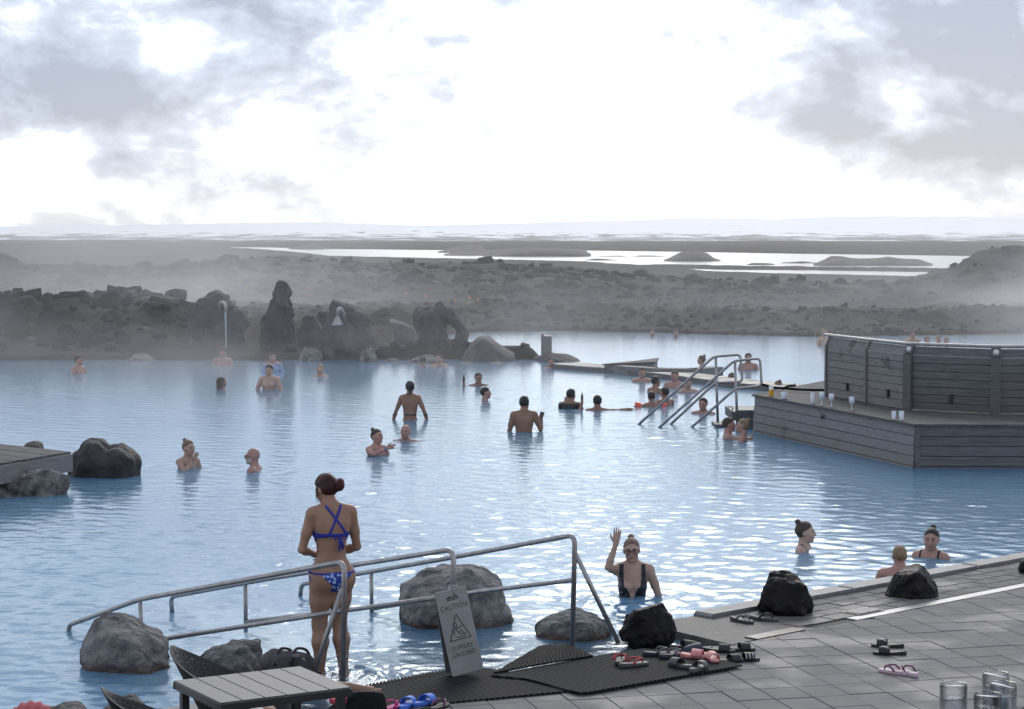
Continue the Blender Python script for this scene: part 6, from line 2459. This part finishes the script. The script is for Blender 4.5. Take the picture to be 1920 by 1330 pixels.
def bow(o_, TWp, B):
    o = MB()
    c = np.array([0.02, -0.128, 1.213])
    for a, b in (((0.035, -0.02, 0.012), (0.05, -0.022, -0.03)), ((-0.03, -0.02, 0.014), (-0.04, -0.022, -0.02))):
        o.tube([TWp(c), TWp(c + np.array(a)), TWp(c + np.array(b)), TWp(c + np.array([0.0, -0.014, -0.006]))], 0.006, 7)
    for dx, dz in ((0.0, -0.12), (0.025, -0.115), (0.042, -0.10)):
        o.tube([TWp(c + (0, -0.012, 0)), TWp(c + (dx * 0.6, -0.02, dz * 0.5)), TWp(c + (dx, -0.008, dz))], [0.006, 0.008, 0.006], 7)
    o.build("bow", M_bik, o_, True)
    o = MB()
    k = np.array([-0.165, -0.03, 0.918])
    for dx, dz in ((-0.012, -0.085), (0.012, -0.075), (-0.02, 0.03)):
        o.tube([TWp(k), TWp(k + (dx * 1.2 - 0.012, -0.015, dz * 0.4)), TWp(k + (dx - 0.008, -0.01, dz))], [0.005, 0.006, 0.004], 7)
    o.build("hip_knot", M_bik, o_, True)
    q = B.R @ np.array([0.045, -0.115, 0.0]) + B.hc
    Vb, Qb = surface_net(lambda p: sd_ell(p, (0, 0, 0), (0.045, 0.042, 0.05)) + 0.006 * fbm(p / 0.014, 2, 9), (-0.07,) * 3, (0.07,) * 3, 0.006)
    mesh_obj("hair_bun", np.array([TWp(v + q) for v in Vb]), Qb, HAIR["auburn"], o_)
    o = MB()
    o.tube([TWp(q + np.array([0.0 + 0.030 * math.cos(a), -0.016, 0.02 + 0.03 * math.sin(a)])) for a in np.linspace(0, 6.283, 17)], 0.009, 8)
    o.build("hair_tie", mat("mauve tie", (0.20, 0.07, 0.12), 0.7), o_, True)
    o = MB()
    for sx_ in (-1, 1):
        for w in range(3):
            a0 = B.R @ np.array([sx_ * 0.07, 0.01 + 0.012 * w, 0.03]) + B.hc
            a1 = B.R @ np.array([sx_ * (0.078 + 0.004 * w), 0.02 + 0.012 * w, -0.05]) + B.hc
            a2 = B.R @ np.array([sx_ * (0.074 + 0.006 * (w % 3)), 0.015 + 0.014 * w, -0.12 + 0.012 * w]) + B.hc
            o.tube([TWp(a0), TWp(a1), TWp(a2)], [0.0035, 0.0028, 0.0015], 6)
    o.build("loose_strands", HAIR["auburn"], o_, True)


wg = at(622, 1268)
person(622, 1268, 895, 24, "woman in royal blue bikini standing with her back turned on the ramp", "f", 1, ("auburn", "swept"), (22, -20, 0),
       {"L": [(-0.235, 0.03, 1.10), (-0.075, 0.215, 1.03), (0.8, 0.5, -0.1), (0, -1, 0.2)], "R": [(0.225, 0.015, 1.10), (0.08, 0.215, 1.02), (-0.8, 0.5, -0.1), (0, -1, 0.2)]},
       s=0.965, res=0.008, leg_k=1.14, broad=1.04, legs=[((-0.085, -0.005, 0.88), (-0.095, 0.02, 0.49), (-0.10, 0.0, 0.09), (-0.12, 0.16, 0.025)), ((0.085, -0.005, 0.88), (0.075, 0.03, 0.50), (0.085, -0.05, 0.10), (0.115, 0.10, 0.03))],
       cloth=(("bikini_bottom", bikini_bottom, M_dots, 0.007), ("hip_cord", bikini_cord, M_bik, 0.006), ("bikini_top", bikini_top, M_bik, 0.007)), extra=bow, group=None,
       T=np.array([wg[0], wg[1], atd(622, 895, wg[1])[2] - 1.675 * 0.965]), glasses=None)

# --- the waving woman
M_suit = mat("black swimsuit", (0.008, 0.010, 0.018), 0.5)


def suit(p):
    x, y, z = np.abs(p[:, 0]), p[:, 1], p[:, 2]
    low = np.maximum(z - 1.235, np.where(y > 0.0, (z - 1.10) * 0.42 - x + 0.0, -1))
    low = np.maximum(low, x - 0.165)
    strap = np.maximum(np.abs(x - 0.108 - 0.10 * (1.30 - z) * 0.0) - 0.022 - 0.16 * np.clip(1.30 - z, 0, 0.2), np.maximum(z - 1.45, 1.20 - z))
    return np.minimum(low, strap)


person(1184, 1121, 1010, 176, "waving woman in black swimsuit and spectacles beside the far handrail", "f", 0, ("grey", "bun"), (0, -3, 4),
       {"R": [(0.235, 0.19, 1.44), (0.160, 0.17, 1.665), (-0.12, -0.02, 1), (0, 1, 0.0)], "L": [(-0.265, -0.02, 1.11), (-0.25, 0.1, 0.9), (0, 0.2, -1), (1, 0, 0)]}, s=0.96, res=0.0075, belly=0.02, broad=1.05,
       cloth=(("swimsuit", suit, M_suit, 0.006),), group=None, glasses=True)

# --- bathers, near to far
straps = lambda p: np.maximum(np.abs(np.abs(p[:, 0]) - 0.10) - 0.012, 1.2 - p[:, 2])
GB = "bathers in the pool"
person(1510, 1031, 979, 205 + 45, "woman with brown bun and thin black strap, nearest of the bathers right of the ramp", "f", 0, ("brown", "bun"), (10, 0, 0), cloth=(("strap", straps, M_suit, 0.004),), res=0.010)
person(1746, 1047, 991, 150, "dark haired woman with top bun talking beside the far lava lump", "f", 2, ("black", "bun"), (12, -4, -4), cloth=(("strap", straps, M_suit, 0.004),), res=0.010)
person(1686, 1092, 1023, -6, "short haired bather leaning on the kerb behind the reddish lava lump", "m", 2, ("blond", "shaved"), (4, 0, 0), s=0.9, res=0.010)
GH = "bathers"
person(1392, 826, 786, 80, "blond woman with messy top knot kissing a man at the bar platform", "f", 2, ("blond", "bun"), (6, 6, 0), res=0.011)


def cup_up(o_, TWp, B):
    pass


person(1367, 822, 784, 270, "dark haired man embracing the blond woman at the bar platform", "m", 2, ("brown", "short"), (-8, 0, 0), {"R": [(0.24, 0.2, 1.33), (0.1, 0.36, 1.36), (-1, 0.3, 0.2), (0, 1, 0)], "L": None and 0}, res=0.011)


def phone(o_, TWp, B):
    w = B.arms["R"][1] + np.array([0.0, 0.03, 0.10])
    o = MB()
    c, u1, u2 = TWp(w), TWp(w + np.array([0.3, 0, 1])) - TWp(w), TWp(w + np.array([1, 0, -0.3])) - TWp(w)
    u1, u2 = unit(u1), unit(u2)
    o.box(c, (0.075, 0.010, 0.150), [u2, np.cross(u1, u2), u1], 0.003)
    ph = thing("phone", c, "black phone held up by the bare backed man", "phone")
    o.build("phone_case", M_dark, ph)
    o = MB()
    o.box(c - np.cross(u1, u2) * 0.0065, (0.066, 0.003, 0.138), [u2, np.cross(u1, u2), u1])
    o.build("screen", mat("phone screen", (0.10, 0.11, 0.12), 0.1), ph)


person(983, 809, 744, 4, "bare backed man with thick black hair holding up a phone", "m", 1, ("black", "top"), (-14, -2, 0), {"R": [(0.29, 0.02, 1.13), (0.315, 0.12, 1.25), (0.05, 0.1, 1), (-1, 0, 0)], "L": [(-0.255, 0.02, 1.08), (-0.24, 0.12, 0.85), (0, 0.3, -1), (1, 0, 0)]}, res=0.010, extra=phone, beard="black", broad=0.98)
person(769, 787, 715, -3, "woman wading away with black ponytail and bare back", "f", 1, ("black", "pony"), (3, -4, 0), {"R": [(0.27, -0.01, 1.13), (0.335, 0.02, 0.90), (0.1, 0, -1), (-1, 0, 0)], "L": [(-0.265, -0.01, 1.13), (-0.335, 0.02, 0.90), (-0.1, 0, -1), (1, 0, 0)]}, res=0.010,
       cloth=(("bikini_top", lambda p: np.abs(p[:, 2] - 1.085) - 0.016, M_grey_rubber, 0.005),))
person(707, 853, 805, 222, "laughing woman with top bun, pointing, blue band on her wrist", "f", 2, ("brown", "bun"), (6, 6, 0), {"R": [(0.20, 0.20, 1.33), (0.055, 0.26, 1.44), (-0.4, 0.8, 0.35), (0, 1, -0.3)], "L": None} if False else {"R": [(0.22, 0.19, 1.34), (0.02, 0.25, 1.43), (-0.9, 0.4, 0.2), (0, 1, 0)]}, res=0.010,
       extra=lambda o_, TWp, B: MB().tube([TWp(B.arms["R"][1] + (B.arms["R"][0] - B.arms["R"][1]) * 0.15 + np.array([0.0, 0.031 * math.cos(a), 0.031 * math.sin(a)])) for a in np.linspace(0, 6.283, 15)], 0.006, 6).build("wristband", C_blue, o_, True))
person(760, 827, 797, 172, "bald man with only his head above water, facing us", "m", 2, None, (0, -2, 0), res=0.009)
person(354, 878, 826, 228, "fair haired woman with small top bun and hand at her mouth", "f", 0, ("grey", "bun"), (0, 0, 0), {"R": [(0.215, 0.16, 1.26), (0.07, 0.20, 1.40), (-0.3, 0.2, 1), (0, 1, 0)]}, res=0.009)
person(474, 883, 841, 82, "bald man with white beard and dark spectacles, seen from the side", "m", 2, None, (0, -2, 0), beard="white", glasses=True, res=0.009)


def bottle(hand, label):
    def f(o_, TWp, B):
        w = B.arms[hand][1] + np.array([0, 0.03, 0.09])
        c = TWp(w)
        g = thing("bottle", c, label, "bottle")
        o = MB()
        o.lathe(c - np.array([0, 0, 0.08]), [(0, 0.02), (0.026, 0.02), (0.027, 0.10), (0.011, 0.14), (0.010, 0.18), (0, 0.18)], 14)
        o.build("bottle_glass", mat("dark bottle", (0.02, 0.02, 0.022), 0.25), g, True)
    return f


person(897, 723, 700, 190, "man near the ring rock lifting a bottle, short black hair", "m", 1, ("black", "short"), (0, 0, 0), {"R": [(0.33, 0.12, 1.30), (0.36, 0.16, 1.50), (0, 0.1, 1), (-1, 0, 0)]}, res=0.013, extra=bottle("R", "small bottle held up by the man near the ring rock"))
person(911, 751, 727, 262, "dark haired man in profile, below the man lifting a bottle", "m", 2, ("black", "short"), (0, 0, 0), res=0.012)
person(1071, 766, 730, -20, "bather in black top with dark hair, left of the raised bottle", "m", 1, ("black", "short"), (-15, -4, 0), {"L": [(-0.24, 0.1, 1.26), (-0.10, 0.0, 1.42), (0.2, -0.3, 1), (0, -1, 0)]}, cloth=(("black_top", lambda p: np.maximum(p[:, 2] - 1.42, np.abs(p[:, 0]) - 0.23), M_suit, 0.008),), res=0.012)
person(1120, 769, 742, 2, "dark haired bather seen from behind, arms spread, raising a bottle", "m", 1, ("black", "short"), (0, 0, 0), {"L": [(-0.36, 0.02, 1.33), (-0.29, 0.10, 1.56), (0, 0.1, 1), (1, 0, 0)], "R": [(0.42, 0.0, 1.40), (0.60, 0.05, 1.43), (1, 0, 0.1), (0, 0, -1)]}, res=0.012, extra=bottle("L", "dark bottle raised between two dark haired bathers"))
person(416, 729, 708, 300, "bather with long brown hair seen from the side, below the spout", "f", 1, ("brown", "long"), (0, 0, 0), res=0.014)
person(505, 731, 685, 172, "slim young man with black hair, bare shoulders above water", "m", 0, ("black", "top"), (0, 0, 0), res=0.012)
person(511, 697, 661, 200, "man in pale blue shirt behind the slim young man", "m", 2, ("black", "short"), (0, -6, 0), cloth=(("shirt", lambda p: p[:, 2] - 1.41, mat("pale blue shirt", (0.25, 0.32, 0.5), 0.8), 0.008),), res=0.015)
person(600, 706, 684, 150, "bather with shaved head below the shower stone", "m", 0, ("blond", "shaved"), (0, 0, 0), res=0.014)
person(148, 699, 668, 240, "lone bather farthest to the left by the far bank", "m", 2, ("brown", "short"), (0, 0, 0), res=0.016)
person(418, 684, 654, 182, "broad shouldered man sitting under the spout's stream", "m", 2, ("brown", "short"), (0, 0, 0), res=0.015)
person(792, 686, 668, 20, "dark haired head at the ring rock's foot", "m", 1, ("black", "short"), (0, 0, 0), res=0.016)
person(823, 687, 665, 160, "bather facing us at the ring rock's foot", "m", 2, ("brown", "short"), (0, 0, 0), res=0.016)
person(1033, 691, 671, 180, "bather in front of the steel pillar", "m", 2, ("brown", "short"), (0, 0, 0), res=0.016)
person(1230, 736, 706, 305, "dark haired man standing behind the child with armbands", "m", 1, ("black", "short"), (0, 0, 0), res=0.012)


def armbands(o_, TWp, B):
    M_orange = mat("orange armband", (0.85, 0.11, 0.06), 0.4)
    for sd in ("L", "R"):
        el_ = B.arms[sd][0]
        sx_ = 1 if sd == "R" else -1
        sh = np.array([sx_ * B.sw, 0, 1.385])
        a, b = sh * 0.55 + el_ * 0.45, sh * 0.05 + el_ * 0.95
        g = thing("armband", TWp(b), "orange inflatable armband on the child's %s arm" % ("left" if sd == "L" else "right"), "armband", "orange armbands")
        o = MB()
        o.tube([TWp(a), TWp(a * 0.85 + b * 0.15), TWp(a * 0.5 + b * 0.5), TWp(a * 0.15 + b * 0.85), TWp(b)], [0.055, 0.095, 0.088, 0.098, 0.055], 14)
        o.build("air_chamber", M_orange, g, True)


person(1221, 762, 735, 20, "child wearing orange armbands among the bathers left of the stair rails", "f", 1, ("black", "short"), (-10, -6, 0), {"L": [(-0.40, 0.0, 1.36), (-0.5, 0.1, 1.2), (-0.4, 0.3, -0.8), (0, 0, -1)], "R": [(0.34, -0.06, 1.33), (0.36, 0.1, 1.2), (0.2, 0.5, -0.8), (0, 0, -1)]}, s=0.86, res=0.012, extra=armbands)
person(1246, 760, 727, 40, "dark haired bather right behind the child with armbands", "m", 1, ("black", "short"), (0, 0, 0), {"R": [(0.3, 0.12, 1.30), (0.2, 0.2, 1.45), (0.1, 0.1, 1), (-1, 0, 0)]}, s=0.95, res=0.012)
person(1318, 776, 747, 160, "man's head just above water under the stair handrails", "m", 2, ("brown", "short"), (0, 0, 0), res=0.012)
far = [(1204, 716, 690, 180, "m", 2, "brown", "hazy bather in front of the dividing wall, leftmost of three there"), (1265, 727, 696, 170, "m", 2, "brown", "hazy bather in front of the dividing wall, middle of three there"), (1290, 736, 709, 190, "m", 0, "black", "bather with dark hair in front of the dividing wall, nearest the stair"),
       (1315, 693, 667, 70, "f", 0, "grey", "bather with top bun in the far pool behind the stair rail's corner"), (1403, 693, 663, 180, "m", 2, "brown", "bather in the far pool seen between the two loop handrails' tops"), (1371, 717, 700, 10, "f", 0, "grey", "top of a head behind the dividing wall between the stair posts"),
       (1459, 731, 714, 20, "f", 0, "blond", "fair head behind the dividing wall above the beer cup"), (1534, 734, 718, 340, "m", 1, "brown", "brown head behind the dividing wall next to the bar screen"), (1545, 647, 618, 195, "f", 0, "blond", "fair haired bather by the bar screen's upper corner in the far pool"),
       (1223, 630, 617, 180, "m", 2, "brown", "distant bather below the long timber deck, left one"), (1267, 632, 619, 180, "m", 2, "brown", "distant bather below the long timber deck, right one"), (1711, 646, 621, 180, "m", 2, "brown", "distant bather above the bar screen's top tube, left of the others"),
       (1738, 645, 632, 180, "m", 2, "brown", "distant head just above the top tube, second from the left"), (1760, 645, 630, 180, "f", 2, "grey", "distant head with top knot just above the top tube"), (1775, 646, 633, 180, "m", 0, "grey", "distant head just above the top tube, rightmost of the row")]
for (x, yw, tp_, fc, sx_, sk, hr, lab) in far:
    person(x, yw, tp_, fc, lab, sx_, sk, (hr, "bun" if sx_ == "f" else "short"), (0, 0, 0), res=0.017 if yw < 700 else 0.013)

# --- bare foot and shin of someone lying on the ground behind the table
fp = at(680, 1306, DECK_Z + 0.02)
def f_leg(p):
    d = sd_cone(p, (-0.075, 0, 0.055), (0.06, 0.0, 0.038), 0.042, 0.036)
    d = smin(d, sd_cone(p, (-0.10, 0, 0.035), (-0.06, 0, 0.035), 0.035, 0.035), 0.02)
    d = smin(d, sd_cone(p, (-0.10, 0.0, 0.06), (-0.44, 0.02, 0.10), 0.036, 0.056), 0.03)
    d = smin(d, sd_cone(p, (-0.44, 0.02, 0.10), (-0.50, -0.40, 0.12), 0.058, 0.085), 0.04)
    d = smin(d, sd_cone(p, (-0.62, -0.40, 0.12), (-0.72, -0.02, 0.10), 0.085, 0.056), 0.04)
    d = smin(d, sd_cone(p, (-0.72, -0.02, 0.10), (-0.45, 0.14, 0.06), 0.056, 0.034), 0.03)
    d = smin(d, sd_ell(p, (-0.56, -0.50, 0.13), (0.18, 0.18, 0.12)), 0.05)
    d = smin(d, sd_cone(p, (-0.56, -0.6, 0.13), (-0.56, -0.92, 0.13), 0.12, 0.125), 0.05)
    d = smin(d, sd_cone(p, (-0.56, -1.0, 0.12), (-0.56, -1.12, 0.12), 0.055, 0.055), 0.04)
    d = smin(d, sd_ell(p, (-0.56, -1.2, 0.12), (0.08, 0.115, 0.095)), 0.03)
    for k in range(5):
        y0 = -0.036 + 0.018 * k
        L = (0.042, 0.048, 0.05, 0.052, 0.064)[k]
        r = (0.010, 0.0105, 0.011, 0.0115, 0.015)[k]
        d = smin(d, sd_cone(p, (0.05, y0 * 0.9, 0.034), (0.065 + L * 0.9, y0 * 1.1, 0.020 + 0.016 * (k == 4)), 0.014, r), 0.006)
    return d
Vf, Qf = surface_net(f_leg, (-0.95, -1.4, -0.02), (0.16, 0.3, 0.30), 0.009)
lp = thing("person", fp, "bare foot of someone lying on the ground behind the slatted table", "person")
mesh_obj("body", Vf + fp, Qf, SKINS[1], lp)
def f_sh(p):
    return smax(smin(sd_ell(p, (-0.56, -0.48, 0.13), (0.2, 0.19, 0.135)), sd_cone(p, (-0.56, -0.55, 0.13), (-0.56, -0.95, 0.13), 0.13, 0.135), 0.04), -0.0 - p[:, 2], 0.01)
Vf, Qf = surface_net(f_sh, (-0.9, -1.2, -0.02), (-0.2, -0.1, 0.32), 0.014)
mesh_obj("robe", Vf + fp, Qf, mat("dark robe", (0.03, 0.03, 0.035), 0.9), lp)

# --- splashes
def splash(px, py, n, spread, hmax, label_seed):
    rg_ = random.Random(label_seed)
    c = at(px, py)
    o = MB()
    for k in range(n):
        a, r = rg_.uniform(0, 6.283), abs(rg_.gauss(0, spread))
        z = abs(rg_.gauss(0, hmax)) * math.exp(-r * 2)
        s = rg_.uniform(0.002, 0.0055)
        p = c + np.array([r * math.cos(a), r * math.sin(a), z])
        o.add([p + s * np.array(q) for q in ((1, 0, 0), (-1, 0, 0), (0, 1, 0), (0, -1, 0), (0, 0, 1.2), (0, 0, -1.2))], [(0, 2, 4), (2, 1, 4), (1, 3, 4), (3, 0, 4), (2, 0, 5), (1, 2, 5), (3, 1, 5), (0, 3, 5)])
    return tag(o.build("splash", mat("water drops", (0.75, 0.8, 0.85), 0.1), None, True), kind="stuff")


splash(598, 1262, 160, 0.16, 0.10, 1)
splash(640, 1272, 160, 0.16, 0.10, 2)
splash(1165, 1121, 160, 0.14, 0.07, 3)
